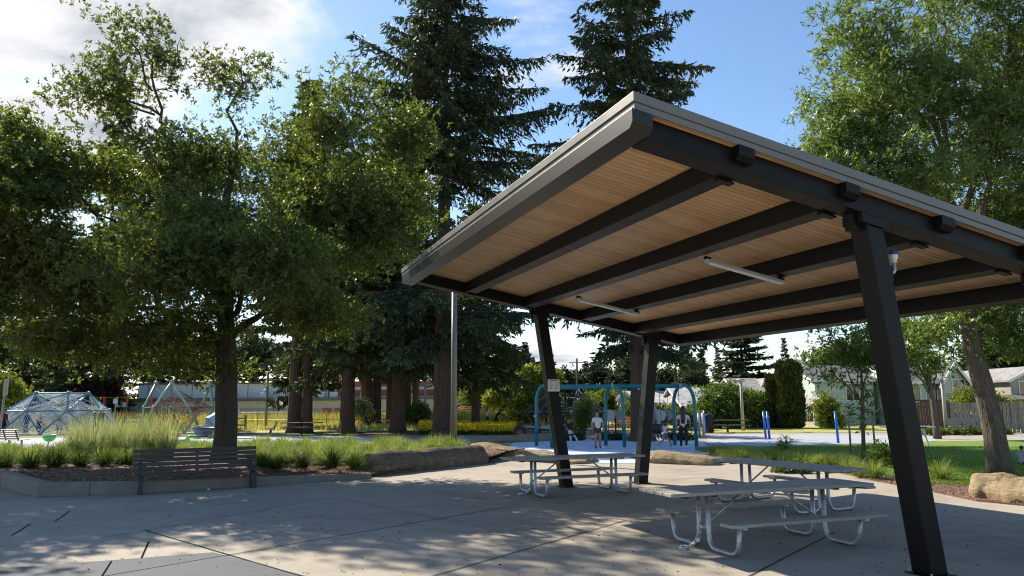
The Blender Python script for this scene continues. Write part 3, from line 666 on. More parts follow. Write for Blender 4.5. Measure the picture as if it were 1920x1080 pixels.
# warning light on the nearest column
p = SW(2.02, -0.14, 3.42); dev = thing('beacon', 'small white beacon with a blue cap bracketed to the nearest leaning column', 'beacon', p, PHI)
mb = MB(); mb.box((-.02, 0, -.10), (.05, .09, .17)); mb.build('mount_box', BLACK, dev, bevel=.005)
mb = MB(); mb.tube([(.0, 0, -.08), (.055, 0, -.08), (.075, 0, -.06), (.075, 0, .05)], .022, 10); mb.build('elbow_arm', GALV, dev)
mb = MB(); mb.lathe([(.0, .03), (.03, .035), (.036, .07), (.046, .085), (.05, .09), (.05, .13), (.0, .131)], (.075, 0, 0)); mb.build('beacon_body', WHITE, dev)
mb = MB(); mb.lathe([(.0, .131), (.05, .132), (.05, .165), (.046, .172), (0, .173)], (.075, 0, 0)); mb.build('blue_cap', M('navy_cap', (0.02, 0.035, 0.22), .4, .1, 3, 0), dev)
# notice sheet on the second column
p = SW(2.25 - (2.25 - 1.66) * 2.2 / 4 - 0.01, CU[1] - 0.125 - 0.006, 2.27)
no = thing('notice', 'white printed notice sheet fixed to the farther left column', 'notice', p, PHI)
mb = MB(); mb.box((0, 0, 0), (.29, .006, .27)); mb.build('paper_sheet', WHITE, no)
mb = MB(); mb.box((0, -.0045, .112), (.2, .001, .018))
for i in range(9): mb.box((-.07, -.0045, .08 - i * .021), (.11 - .02 * (i % 3), .001, .006)); mb.box((.07, -.0045, .08 - i * .021), (.1 - .015 * (i % 2), .001, .006))
mb.build('printing', M('print_ink', (0.12, 0.12, 0.13), .8, .1, 3, 0), no)

# ------------------------------------------------------------------ picnic tables
def bend(pts, r, n=5):
    out = [Vector(pts[0])]
    for i in range(1, len(pts) - 1):
        a, b, c = Vector(pts[i - 1]), Vector(pts[i]), Vector(pts[i + 1]); d0 = (a - b).normalized(); d1 = (c - b).normalized()
        ang = d0.angle(d1); L = min(r / math.tan(ang / 2), (a - b).length * .49, (c - b).length * .49)
        p0, p1 = b + d0 * L, b + d1 * L
        for j in range(n + 1): t_ = j / n; out.append(p0 * (1 - t_) ** 2 + b * 2 * t_ * (1 - t_) + p1 * t_ ** 2)
    out.append(Vector(pts[-1])); return out
def picnic_table(loc, az, l0, l1, label, chain=None):
    t = thing('picnic_table', label, 'picnic table', (loc[0], loc[1], 0), az, 'galvanised picnic tables under the shelter')
    mb = MB(); n = 4; wd = 0.80 / n
    for i in range(n): mb.box(((l0 + l1) / 2, -0.40 + wd * (i + .5), 0.738), (l1 - l0, wd - .014, .042))
    mb.build('tabletop', TABW, t, bevel=.006)
    for x in (l0 + .09, -1.05, .9, l1 - .09):
        for k in range(4): mb = MB(); mb.tube([(x, -.4 + wd * (k + .5), .757), (x, -.4 + wd * (k + .5), .764)], .013, 7); mb.build('bolt', GALV, t)
    for x in (-1.05, .9, l0 + .25, l1 - .2): mb = MB(); mb.box((x, 0, .703), (.07, .68, .026)); mb.build('tabletop_batten', NAVY, t)
    for s in (-1, 1):
        mb = MB(); mb.box((0, s * .74, .402), (2.43, .24, .042)); mb.build('bench', TABW, t, bevel=.006)
    for x in (-1.02, .86):
        for s in (-1, 1):
            mb = MB(); pts = bend([(x, s * .10, .69), (x, s * .11, .03), (x, s * .70, .03), (x, s * .745, .378)], .17)
            mb.tube(pts, .031, 10); mb.bar((x, s * .62, .37), (x, s * .86, .37), .06, .022); mb.build('leg', GALV, t)
        mb = MB(); mb.tube([(x, -.10, .27), (x, .10, .27)], .02, 8); mb.build('crossbar', GALV, t)
        s = 1 if x < 0 else -1
        mb = MB(); mb.tube([(x + s * .02, 0, .285), (x + s * .62, 0, .69)], .016, 8); mb.build('brace', GALV, t)
    return t
picnic_table((3.426, 10.459), 0.3596, -1.74, 1.50, 'grey board picnic table on bent pipe legs, the closest of the three under the roof')
picnic_table((1.374, 16.375), 0.3573, -1.62, 1.42, 'grey board picnic table beside the column with the notice')
picnic_table((4.965, 14.061), -1.124, -1.55, 1.45, 'grey board picnic table turned crosswise behind the closest table')
def chain(pts, label, lock):
    o = Vector(pts[0]); r = thing('chain', label, 'chain', o)
    mb = MB(); P = bend(pts, .05, 4); acc = [P[0]]
    for a, b in zip(P, P[1:]):
        k = max(1, int((b - a).length / .03))
        for j in range(1, k + 1): acc.append(a.lerp(b, j / k))
    for i, (a, b) in enumerate(zip(acc, acc[1:])):
        d = (b - a).normalized(); u = d.orthogonal().normalized(); u = Matrix.Rotation(i * 1.57, 3, d) @ u; c = (a + b) / 2
        ring = [c + d * .027 * math.cos(q) + u * .017 * math.sin(q) for q in [2 * math.pi * j / 8 for j in range(9)]]
        mb.tube(ring, .0068, 5, cap=False)
    mb.build('chain_links', M('chain_steel', (.62, .64, .66), .35, .1, 4, 0, metal=.7), r, o)
    mb = MB(); l = Vector(lock); mb.box(l, (.05, .025, .055)); mb.build('padlock', M('padlock_steel', (.6, .6, .6), .35, .1, 4, 0, metal=.6), r, o, bevel=.006)
    mb = MB(); mb.tube(bend([l + Vector((-.015, 0, .025)), l + Vector((-.015, 0, .065)), l + Vector((.015, 0, .065)), l + Vector((.015, 0, .025))], .012), .004, 6); mb.build('shackle', GALV, r, o)
_T1 = Matrix.Translation((3.426, 10.459, 0)) @ Matrix.Rotation(.3596, 4, 'Z'); _T2 = Matrix.Translation((1.374, 16.375, 0)) @ Matrix.Rotation(.3573, 4, 'Z'); _T3 = Matrix.Translation((4.965, 14.061, 0)) @ Matrix.Rotation(-1.124, 4, 'Z')
def chain_on(T, label):
    q = [(-1.02, -.06, .30), (-1.06, .0, .27), (-1.02, .06, .30), (-1.07, .05, .2), (-1.10, .10, .06), (-1.16, .14, .012), (-1.26, .16, .012), (-1.33, .10, .012), (-1.28, .05, .012), (-1.22, .10, .03), (-1.30, .13, .03)]
    chain([T @ Vector(p) for p in q], label, T @ Vector((-1.09, .04, .11)))
chain_on(_T1, 'steel chain and padlock hanging from the closest picnic table leg to the pavement')
chain_on(_T2, 'steel chain lying by the leg of the picnic table near the notice column')
chain_on(_T3, 'steel chain at the far leg of the crosswise picnic table')

# ------------------------------------------------------------------ slatted park bench in front of the bed
a, b = G(262, 927), G(473, 914); d = (b - a); bz = math.atan2(d.y, d.x); Lb = d.length; mid = (a + b) / 2
pb = thing('park_bench', 'dark slatted bench standing on the pavement before the mulch bed', 'bench', (mid.x, mid.y, 0), bz)
# faces the camera: seat towards -y
LB = Lb + .28
mb = MB()
for i in range(5):
    z = .50 + i * .093; y = .30 + (z - .46) * .25; mb.box((0, y, z), (LB, .028, .078), rot=Matrix.Rotation(rad(-14), 3, 'X'))
mb.build('backrest', BENW, pb, bevel=.006)
mb = MB()
for i in range(4): mb.box((0, -.20 + i * .125, .425 - .006 * i), (LB + .02, .108, .035))
mb.build('seat', BENW, pb, bevel=.006)
for s in (-1, 1):
    x = s * Lb / 2; mb = MB()
    mb.bar((x, -.10, 0), (x, -.05, .40), .09, .06, up=(0, 1, 0)); mb.bar((x, -.22, .39), (x, .30, .372), .05, .04); mb.bar((x, .26, .36), (x, .345, .70), .075, .05, up=(0, 1, 0))
    mb.bar((x, .10, 0.0), (x, .20, .37), .06, .05, up=(0, 1, 0)); mb.build('leg', NAVY, pb, bevel=.004)
mb = MB(); mb.bar((0, -.2, .39), (0, .3, .375), .05, .03); mb.bar((0, .285, .39), (0, .395, .86), .05, .02, up=(0, 1, 0)); mb.build('centre_brace', NAVY, pb)
for s in (-1, 0, 1):
    for i in range(5):
        mb = MB(); z = .50 + i * .093; mb.ball((s * (Lb / 2 + .04), .30 + (z - .46) * .25 - .018, z), .009, 6, 4); mb.build('bolt', GALV, pb)

# ------------------------------------------------------------------ stones
def rock(name, label, cat, a, b, w, h, mat, seed, top=0.8, taper=(1, 1), group=None, rough=0.05, z0=-0.03, sub=3):
    """boulder lying along a-b"""
    a, b = Vector((a[0], a[1], 0)), Vector((b[0], b[1], 0)); L = (b - a).length; o = (a + b) / 2
    rg = random.Random(seed); bm = bmesh.new()
    n = 7; k = 9; rings = []
    base = [(-.5, 0), (-.56, .45), (-.36, .95), (.05, 1.0), (.40, .93), (.55, .5), (.5, 0)]
    base = [(y * (top if z > .9 else 1), z) for y, z in base]
    jit = [(rg.uniform(-.06, .06), rg.uniform(-.06, .04)) for _ in base]
    for i in range(k + 1):
        t_ = i / k; sc = (taper[0] + (taper[1] - taper[0]) * t_); e = 1 - .25 * (1 if i in (0, k) else 0)
        x = (t_ - .5) * L; wob = rg.uniform(-.04, .04)
        rings.append([bm.verts.new((x + rg.uniform(-.03, .03) * (1 if 0 < i < k else 2), (y + jy + wob * .4) * w * e, max(0, (z + (jz if z > 0 else 0) + (wob if z > .9 else 0)) * h * sc * (1 - .06 * (i in (0, k)))))) for (y, z), (jy, jz) in zip(base, jit)])
    for r0, r1 in zip(rings, rings[1:]):
        for j in range(n): bm.faces.new((r0[j], r0[(j + 1) % n], r1[(j + 1) % n], r1[j]))
    bm.faces.new(rings[0][::-1]); bm.faces.new(rings[-1])
    bmesh.ops.bevel(bm, geom=[e for e in bm.edges], offset=.03, segments=1, affect='EDGES')
    bmesh.ops.triangulate(bm, faces=[f for f in bm.faces if len(f.verts) > 4])
    bmesh.ops.subdivide_edges(bm, edges=bm.edges, cuts=sub - 1, use_grid_fill=True)
    from mathutils import noise
    for v in bm.verts:
        q = v.co + Vector((seed * 7.3, 0, 0)); v.co += v.normal * (noise.noise(q * 2.2) * rough + noise.noise(q * 8) * rough * .3)
    bmesh.ops.recalc_face_normals(bm, faces=bm.faces)
    me = bpy.data.meshes.new(name); bm.to_mesh(me); bm.free(); me.materials.append(mat)
    ob = bpy.data.objects.new(name, me); COL.objects.link(ob); ob.location = (o.x, o.y, z0); ob.rotation_euler = (0, 0, math.atan2((b - a).y, (b - a).x))
    for p_ in me.polygons: p_.use_smooth = True
    try: me.set_sharp_from_angle(angle=rad(32))
    except Exception: pass
    return tag(ob, label, cat, group)
la, lb = G(703, 893), G(921, 869); dn = (lb - la).normalized(); nn = Vector((-dn.y, dn.x, 0))
rock('stone_log', 'long dark angular stone lying at the right end of the mulch bed', 'stone', la + nn * .38, lb + nn * .38, .72, .60, BASALT, 3, .72, (1.04, .98), rough=.035)
rock('boulder', 'flat tan sandstone slab just right of the long dark stone', 'boulder', G(893, 853), G(978, 858), 1.2, .42, SAND, 5, .85, (1.2, .7))
rock('boulder', 'tan sandstone slab behind the table near the notice column', 'boulder', G(985, 862), G(1112, 868), 1.1, .42, SAND, 8, .8, (1.0, .45))
rock('boulder', 'pale tan boulder at the edge of the blue pad right of the farther right column', 'boulder', G(1222, 866), G(1345, 871), 1.1, .42, SAND, 12, .8, (1.0, .6))
rock('boulder', 'big rounded tan boulder at the lawn edge by the leaning tree trunk', 'boulder', G(1848, 932), G(1990, 950), .85, .50, SAND, 21, .75, (1.0, 1.0), rough=.09)
rock('boulder', 'low mossy hump of stone where the lawn meets the blue pad', 'boulder', G(1312, 845), G(1390, 843), .9, .24, M('mossy_stone', (.14, .16, .07), .95, .35, 3, .5, 15), 33, .8, (.8, .5))
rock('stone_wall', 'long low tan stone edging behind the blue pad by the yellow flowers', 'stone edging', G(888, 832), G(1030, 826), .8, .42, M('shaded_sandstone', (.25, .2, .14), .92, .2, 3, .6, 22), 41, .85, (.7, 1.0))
rock('stone_step', 'small flat grey paving stone at the end of the long dark stone', 'paving stone', G(926, 866), G(944, 862), .5, .10, KERB, 51, .95)
mb = MB(); mb.ball((0, 0, .018), .035, 8, 6, 0, (1.2, .8, .6)); pe = mb.build('pebble', WHITE); pe.location = G(391, 919); tag(pe, 'tiny white pebble on the pavement under the slatted bench', 'pebble')
# ------------------------------------------------------------------ broadleaf trees
def curve(a, b, sag=0.0, wob=0.0, n=5, rg=random):
    a, b = Vector(a), Vector(b); L = (b - a).length; out = []
    for i in range(n + 1):
        t_ = i / n; p = a.lerp(b, t_) + Vector((0, 0, sag * L * math.sin(math.pi * t_)))
        if 0 < i < n: p += Vector((rg.uniform(-1, 1), rg.uniform(-1, 1), rg.uniform(-1, 1))) * wob * L
        out.append(p)
    return out
def furrow(mb, n, rng, amp=.055):
    """ridges and furrows down a trunk"""
    v = np.array([tuple(p) for p in mb.v]); k = len(v) // n; r = v.reshape(k, n, 3); c = r.mean(1, keepdims=True)
    a = rng.normal(0, 1, n) * amp; rid = a[None] + rng.normal(0, amp * .45, (k, n)); r = c + (r - c) * (1 + rid)[..., None]
    mb.v = [tuple(p) for p in r.reshape(-1, 3)]
def tufts(C, Dn, n_leaf, L, W, rng, spread=0.9, up=0.5):
    """leaves fanned round twig ends C that point along Dn"""
    n = len(C); P = np.repeat(C, n_leaf, 0); D = np.repeat(Dn, n_leaf, 0)
    D = nrm(D * (1 - spread * .5) + nrm(rng.normal(size=P.shape)) * spread)
    P = P + rng.normal(0, L * .25, P.shape)
    l = L * rng.uniform(.65, 1.2, len(P)); return kites(P, D, l, W * l / L, up, rng)
def crown_points(envs, n, rng, shell=0.5):
    vol = np.array([e[1][0] * e[1][1] * e[1][2] * (e[2] if len(e) > 2 else 1) for e in envs]) ** .8; k = rng.choice(len(envs), n, p=vol / vol.sum())
    d = nrm(rng.normal(size=(n, 3))); r = rng.uniform(0, 1, n) ** shell
    c = np.array([tuple(e[0]) for e in envs])[k]; s = np.array([e[1] for e in envs])[k]
    r = r * (0.80 + 0.28 * np.sin(d[:, 0] * 5 + k) * np.cos(d[:, 2] * 4 + k * 2)) * rng.uniform(.9, 1.12, n)
    return c + d * s * r[:, None], nrm(d / s), k
def broadleaf(name, label, cat, base, trunk, limbs, envs, n_cl, tuft_per, leaf_n, L, W, leafmat, barkmat, seed=1, cl_r=.45, group=None, n_sec=0.35, tw=True, spread=.9, roots=1.25):
    """trunk: [(point, radius)...] world; limbs: [(start, end, r0)]; envs: [(centre, radii, weight)]"""
    rng = np.random.default_rng(seed); rg = random.Random(seed); base = Vector(base)
    root = thing(name, label, cat, base, group=group)
    mb = MB(); nodes = []
    pts = [Vector(p) for p, r in trunk]; rs = [r for p, r in trunk]
    fine_p, fine_r = [], []
    for i in range(len(pts) - 1):
        for j in range(4):
            t_ = j / 4; fine_p.append(pts[i].lerp(pts[i + 1], t_)); fine_r.append(rs[i] + (rs[i + 1] - rs[i]) * t_)
    fine_p.append(pts[-1]); fine_r.append(rs[-1]); fine_r[0] *= roots; fine_r[1] *= 1 + (roots - 1) * .35
    mb.tube(fine_p, fine_r, 30); nodes += [(p, r * .5) for p, r in zip(fine_p[6:], fine_r[6:])]
    furrow(mb, 30, rng)
    for a, b, r0 in limbs:
        c = curve(a, b, .08, .035, 7, rg); mb.tube(c, [r0 * (1 - .8 * i / 7) for i in range(8)], 8, cap=False)
        nodes += [(p, r0 * (1 - .8 * i / 7)) for i, p in enumerate(c)][2:]
    C, Dn, k = crown_points(envs, n_cl, rng)
    NP = np.array([tuple(p) for p, r in nodes]); NR = np.array([r for p, r in nodes])
    order = np.argsort(np.linalg.norm(C - np.array(tuple(base + Vector((0, 0, 3)))), axis=1))
    for q, i in enumerate(order):
        if rng.random() > n_sec: continue
        d = np.linalg.norm(NP - C[i], axis=1) + np.where(NP[:, 2] > C[i, 2] + .5, 1.5, 0); j = int(np.argmin(d))
        c = curve(NP[j], C[i], .06, .05, 4, rg); r0 = min(NR[j] * .7, .012 + .016 * d[j]); mb.tube(c, [r0 * (1 - .8 * s / 4) for s in range(5)], 5, cap=False)
        NP = np.concatenate([NP, np.array([tuple(p) for p in c[2:]])]); NR = np.concatenate([NR, [r0 * .6, r0 * .4, r0 * .25]])
    mb.build('trunk', barkmat, root, base, fix=False)
    # every cluster carries several tufts
    T = np.repeat(C, tuft_per, 0); D = np.repeat(Dn, tuft_per, 0)
    T = T + rng.normal(0, 1, T.shape) * np.array([cl_r, cl_r, cl_r * .62]); D = nrm(D + rng.normal(0, .8, D.shape) + np.array([0, 0, .35]))
    V = tufts(T, D, leaf_n, L, W, rng, spread); V = V - np.array(tuple(base))
    quads('crown', V, leafmat, root)
    return root

# the big oak behind the bench
ob = GX(424, 22.4, 0.2)
def o_(px, py, dy=0.0): return A(px, py, 22.4 + dy)
OE = [(o_(150, 520, 0), (2.6, 2.6, 2.0)), (o_(60, 470, 1), (2.0, 2.2, 1.7)), (o_(390, 470, -1.5), (3.0, 2.8, 2.2)), (o_(620, 400, 0), (2.5, 2.6, 2.2)), (o_(700, 430, 1), (1.7, 2.0, 1.9)), (o_(590, 580, -.5), (2.0, 2.0, 1.1)),
      (o_(215, 150, .5), (1.5, 1.6, 1.4), .6), (o_(310, 110, .5), (.8, 1.0, .9), .5), (o_(130, 175, .5), (1.2, 1.2, .8), .5), (o_(235, 60, .5), (.95, 1.1, .8), .5), (o_(290, 60, .5), (.6, .8, .5), .4), (o_(180, 20, .5), (.5, .7, .45), .4), (o_(350, 170, .5), (.5, .6, .35), .3), (o_(430, 165, 0), (1.0, 1.2, 1.4), .55), (o_(490, 130, 0), (.55, .7, .9), .4), (o_(385, 125, 0), (.5, .6, .8), .4),
      (o_(350, 300, 0), (2.4, 2.4, 1.2)), (o_(150, 320, 1), (2.1, 2.2, 1.1)), (o_(30, 260, 0), (1.4, 1.6, 1.0)), (o_(60, 350, 0), (1.8, 1.8, 1.1)), (o_(-20, 560, 0), (1.8, 1.8, 1.4)), (o_(-60, 400, 1), (2.0, 2.4, 2.0)),
      (o_(620, 240, 0), (1.3, 1.6, 1.1)), (o_(575, 170, 0), (.4, .5, .7), .4), (o_(740, 270, 1), (1.0, 1.4, 1.3), .8), (o_(690, 180, 1), (.9, .9, .9), .7), (o_(630, 165, .5), (.9, .9, .8), .7), (o_(770, 260, 1), (.9, 1.1, 1.2), .8),
      (o_(300, 625, -.5), (2.6, 2.2, .85)), (o_(120, 640, 0), (2.0, 2.0, .8)), (o_(330, 400, 3), (3.0, 2, 2.4)), (o_(560, 330, 3), (2.6, 2, 2.2)), (o_(300, 500, -4), (2.2, 1.8, 1.5)), (o_(520, 480, -4), (1.8, 1.6, 1.5)), (o_(770, 380, 1.5), (.9, 1.4, 1.3), .8), (o_(380, 690, 0), (2.0, 1.6, .35), .5), (o_(240, 690, 0), (1.0, 1.2, .3), .4)]
fork = o_(424, 640)
OL = [(fork, o_(330, 350, .5), .17), (o_(424, 600), o_(415, 250, .3), .17), (o_(415, 560), o_(180, 400, 1), .12), (o_(418, 480), o_(450, 130, .2), .09), (o_(300, 230, .4), o_(270, 70, .5), .05), (o_(345, 380, .4), o_(290, 200, .4), .09), (o_(285, 170, .4), o_(220, 40, .5), .035), (o_(300, 215, .4), o_(110, 170, .5), .045),
      (fork, o_(560, 560, -.5), .15), (o_(560, 560, -.5), o_(690, 420, .8), .1), (o_(424, 560), o_(610, 350, 1), .13), (o_(610, 350, 1), o_(600, 200, .2), .06), (o_(610, 350, 1), o_(730, 260, 1), .06), (fork, o_(100, 560, .5), .12), (o_(200, 420, .8), o_(20, 270, .2), .06), (o_(100, 560, .5), o_(-60, 420, 1), .07),
      (o_(424, 620), o_(330, 500, -4), .11), (o_(424, 600), o_(520, 480, -4), .1), (o_(424, 600), o_(340, 420, 3), .1), (o_(424, 600), o_(560, 340, 3), .1), (o_(290, 215, .4), o_(160, 190, .5), .04), (o_(320, 150, .4), o_(340, 70, .5), .03)]
broadleaf('oak_tree', 'large spreading oak rising from the mulch bed behind the slatted bench', 'tree', ob,
          [(ob + Vector((0, 0, -.1)), .335), (o_(424, 790), .30), (o_(424, 720), .29), (fork, .26), (o_(420, 500), .16), (o_(412, 420), .12)], OL, OE, 3300, 12, 9, .13, .055, OAKL, BARK, 5, .29, n_sec=.8)

# the oak beyond the left edge, its crown reaching into the picture
qb = Vector((-17.5, 19.0, .1)); QE = [(qb + Vector(c), r) for c, r in (((0, 0, 7.5), (4.2, 4.2, 2.6)), ((2.6, -1.8, 7.2), (2.8, 2.8, 1.8)), ((2.8, 1.4, 8.2), (2.6, 2.6, 1.9)), ((-1, -2.5, 8), (3, 3, 2)), ((0, 0, 10), (2.6, 2.6, 1.5)), ((1.5, -3.6, 6.8), (2.2, 2.2, 1.3)))]
broadleaf('oak_tree', 'oak beyond the left edge with only the tips of its crown in the picture', 'tree', qb, [(qb, .3), (qb + Vector((0, 0, 2)), .25), (qb + Vector((.1, .1, 4.5)), .2), (qb + Vector((0, 0, 7)), .1)],
          [(qb + Vector((0, 0, 4)), qb + Vector(c), .1) for c in ((2.8, -1.8, 7), (2.8, 1.4, 8), (-1, -2.6, 8), (1.6, -3.6, 6.8), (-2.5, 1.5, 8))], QE, 1150, 11, 8, .14, .06, OAKL, BARK, 15, .29, n_sec=.35)

# the leaning ash at the right
ab = G(1876, 890, 0.05); AY = ab.y
def a_(px, py, dy=0.0): return A(px, py, AY + dy)
AE = [(a_(1720, 150, 0), (2.4, 2.4, 2.3)), (a_(1620, 230, -.3), (1.7, 1.8, 1.9)), (a_(1550, 240, -.3), (1.0, 1.2, 1.2)), (a_(1600, 70, 0), (1.2, 1.5, 1.5)), (a_(1860, 250, 0), (2.3, 2.4, 2.6)), (a_(1980, 100, 0), (2.8, 2.6, 3.0)), (a_(1800, -60, 0), (2.6, 2.4, 2.0)), (a_(1700, 330, -1), (2.0, 1.8, 1.1)),
      (a_(1980, 420, 0), (2.4, 2.4, 2.0)), (a_(1850, 560, .5), (2.0, 2.2, 1.1)), (a_(1760, 610, .5), (1.2, 1.5, .65)), (a_(1900, 640, 0), (1.6, 1.8, .5)), (a_(2080, 560, 0), (2.0, 2.0, 1.5)), (a_(1580, 330, -.5), (.9, 1.2, .9), .7), (a_(1530, 190, 0), (.45, .7, .5), .5), (a_(1880, 430, 1), (2.2, 2.0, 1.5))]
AL = [(a_(1822, 640), a_(1640, 190, -.3), .10), (a_(1815, 600), a_(1720, 90, 0), .13), (a_(1810, 560), a_(1880, 150, 0), .11), (a_(1815, 620), a_(2000, 300, 0), .11), (a_(1760, 400, -.2), a_(1555, 200, -.3), .06), (a_(1770, 420, -.2), a_(1560, 310, -.4), .05), (a_(1800, 480), a_(1960, 40, 0), .10), (a_(1790, 440), a_(1660, 40, 0), .07),
      (a_(1822, 640), a_(1750, 590, .4), .05), (a_(1825, 640), a_(1930, 560, .4), .06), (a_(1900, 130), a_(1850, -80, 0), .06), (a_(1780, 300), a_(1760, -60, 0), .07)]
broadleaf('ash_tree', 'tall leafy ash with a leaning trunk behind the big rounded boulder', 'tree', ab,
          [(ab, .27), (a_(1862, 800), .235), (a_(1845, 730), .22), (a_(1828, 670), .205), (a_(1815, 600), .18), (a_(1805, 500), .12)], AL, AE, 1900, 11, 8, .15, .046, ASHL, ASHB, 9, .25, n_sec=.75, roots=1.12)

# ------------------------------------------------------------------ conifers
def conifer(name, label, base, H, r0, z_lo, Lmax, nb, mats, seed, dens=7.0, card=(.34, .075), shape=.75, droop=.35, group=None, gaps=.25, lean=(0, 0), tiers=0, hang=.4, zpow=1.0, twin=0.0, skip=None):
    rng = np.random.default_rng(seed); rg = random.Random(seed); base = Vector(base)
    root = thing(name, label, 'conifer', base, group=group); mb = MB()
    def ax(z): return Vector((lean[0] * z, lean[1] * z, z))
    zs = [0, .4, 1.2, 3, H * .25, H * .5, H * .75, H * .97]
    zf = np.interp(np.linspace(0, 7, 43), range(8), zs); mb.tube([ax(z - (.1 if z == 0 else 0)) for z in zf], list(np.interp(zf, zs, [r0 * 1.35, r0 * 1.1, r0, r0 * .93, r0 * .8, r0 * .55, r0 * .3, .03])), 26); furrow(mb, 26, rng)
    if twin:
        mb.tube([ax(z) + Vector((twin * (1 - z / H * .6), .1, -.1 if z == 0 else 0)) for z in zs[:7]], [r0 * 1.1, r0 * .95, r0 * .85, r0 * .8, r0 * .68, r0 * .45, .1], 10)
    P, D, Lc = [], [], []; brs = MB()
    for i in range(nb):
        t_ = ((i + rg.random()) / nb) ** zpow; z = z_lo + (H - z_lo) * max(0, min(.99, t_ + rg.gauss(0, .012)))
        if tiers: z = z_lo + (H - z_lo) * (round(t_ * tiers) + rg.uniform(-.22, .22)) / tiers; t_ = max(0, min(1, (z - z_lo) / (H - z_lo)))
        if skip and skip[0] < z < skip[1] and rg.random() < skip[2]: continue
        a = i * 2.399 + rg.uniform(-.4, .4); L = Lmax * (1 - t_) ** shape * rg.uniform(1 - gaps * 1.6, 1 + gaps * .7) * (0.72 + .28 * min(1, t_ * 6)) * (1 + .30 * math.sin(a * 2 + seed + z * .5) * math.sin(z * .75 + seed * 1.7)) + .25
        d = Vector((math.cos(a), math.sin(a), 0)); n = max(3, int(L * 2)); dr = droop * rg.uniform(.5, 1.4) * (1.1 - t_ * .9); pts = []
        for j in range(n + 1):
            s = j / n; pts.append(ax(z) + d * L * s + Vector((0, 0, L * (.12 * s * (1 + t_ * 1.5) - dr * s * s * 1.3 + dr * .55 * s ** 4))))
        brs.tube(pts, [max(.012, .018 * L * (1 - .85 * j / n)) for j in range(n + 1)], 5, cap=False)
        perp = Vector((-d.y, d.x, 0)); m = int(L * dens) + 4
        for k in range(m):
            s = (k + rg.random()) / m; s = .14 + .86 * s; q = s * n; j = min(int(q), n - 1); p = pts[j].lerp(pts[j + 1], q - j)
            side = 1 if k % 2 else -1; w = L * .42 * (1 - s) ** .7 * min(1, s * 2.6) * rg.uniform(.5, 1.2) + .16
            dd = (perp * side * rg.uniform(.6, 1.1) + d * rg.uniform(.3, .9) + Vector((0, 0, -hang * rg.uniform(.2, 1.3)))).normalized()
            c = max(2, int(w / (card[0] * .55)))
            for e in range(c):
                f = e / c; x = p + dd * w * f + Vector((0, 0, -.12 * w * f * f))
                P.append(x); D.append(dd + Vector((rg.gauss(0, .45), rg.gauss(0, .45), rg.gauss(-.1, .4)))); Lc.append(card[0] * rg.uniform(.7, 1.25))
                if rg.random() < .55: P.append(x); D.append(dd * .4 + Vector((rg.gauss(0, .5), rg.gauss(0, .5), -.8 * hang - .1))); Lc.append(card[0] * rg.uniform(.6, 1.1))
    mb.add(brs.v, brs.f, 0, True)
    mb.build('trunk', mats[1], root, fix=False)
    P, D, Lc = np.array([tuple(p) for p in P]), np.array([tuple(p) for p in D]), np.array(Lc)
    quads('crown', kites(P, D, Lc, Lc * card[1] / card[0], .5, rng), mats[0], root)
    return root
FM = (FIRL, FIRB); CM = (CEDL, FIRB)
conifer('fir_tree', 'giant dark fir with a thick reddish trunk left of the shelter roof', GX(829, 45, 0), 33, .56, 5.2, 7.0, 215, FM, 21, 15, (.42, .13), .42, .34, gaps=.40, hang=.8, skip=(8.5, 15.5, .72))  # skip thins the hidden middle boughs, shaped to let sun onto the blue pad
conifer('fir_tree', 'tall fir rising behind the shelter roof with its trunk between the two right-hand swings', GX(1203, 37.5, 0), 28.5, .52, 4.2, 4.9, 200, FM, 22, 15, (.38, .12), .40, .34, gaps=.36, hang=.8, skip=(6.5, 14.5, .7), lean=(-.004, 0))  # boughs behind the roof left sparse by skip so sunlight gets to the lawn
conifer('cedar_tree', 'dark twin trunked conifer behind the dark picnic table', GX(552, 51, 0), 22, .40, 8.0, 4.3, 130, FM, 23, 9, (.5, .17), .7, .3, twin=.9, gaps=.3)
conifer('cedar_tree', 'brown trunked cedar with a flared base right of the twin trunked conifer', GX(652, 50, 0), 19, .46, 4.3, 5.0, 120, CM, 24, 9, (.46, .17), .55, .5, gaps=.35, hang=1.0)
conifer('cedar_tree', 'cedar with a flared trunk by the dark rubbish seat left of the giant fir', GX(747, 50.5, 0), 20, .45, 4.6, 4.8, 120, CM, 25, 9, (.46, .17), .55, .5, gaps=.35, hang=1.0)
thin = conifer('cedar_tree', 'slim cedar trunk in the grove before the school wall', GX(690, 66, 0), 18, .42, 5.0, 4.2, 90, CM, 26, 7, (.6, .24), .6, .4, group='slim cedars in the grove', hang=.9)
for i, (px, Y, s) in enumerate(((706, 67, 1.0), (731, 71, .9), (683, 72, .95), (762, 69, 1.05), (779, 74, .95))):
    dup(thin, GX(px, Y, 0), i * 1.7, scale=s)
conifer('fir_tree', 'leafy low cedar drooping behind the lamp pole right of the giant fir', GX(892, 56, 0), 17, .3, 3.6, 4.8, 110, CM, 27, 9, (.5, .18), .5, .5, hang=.9)
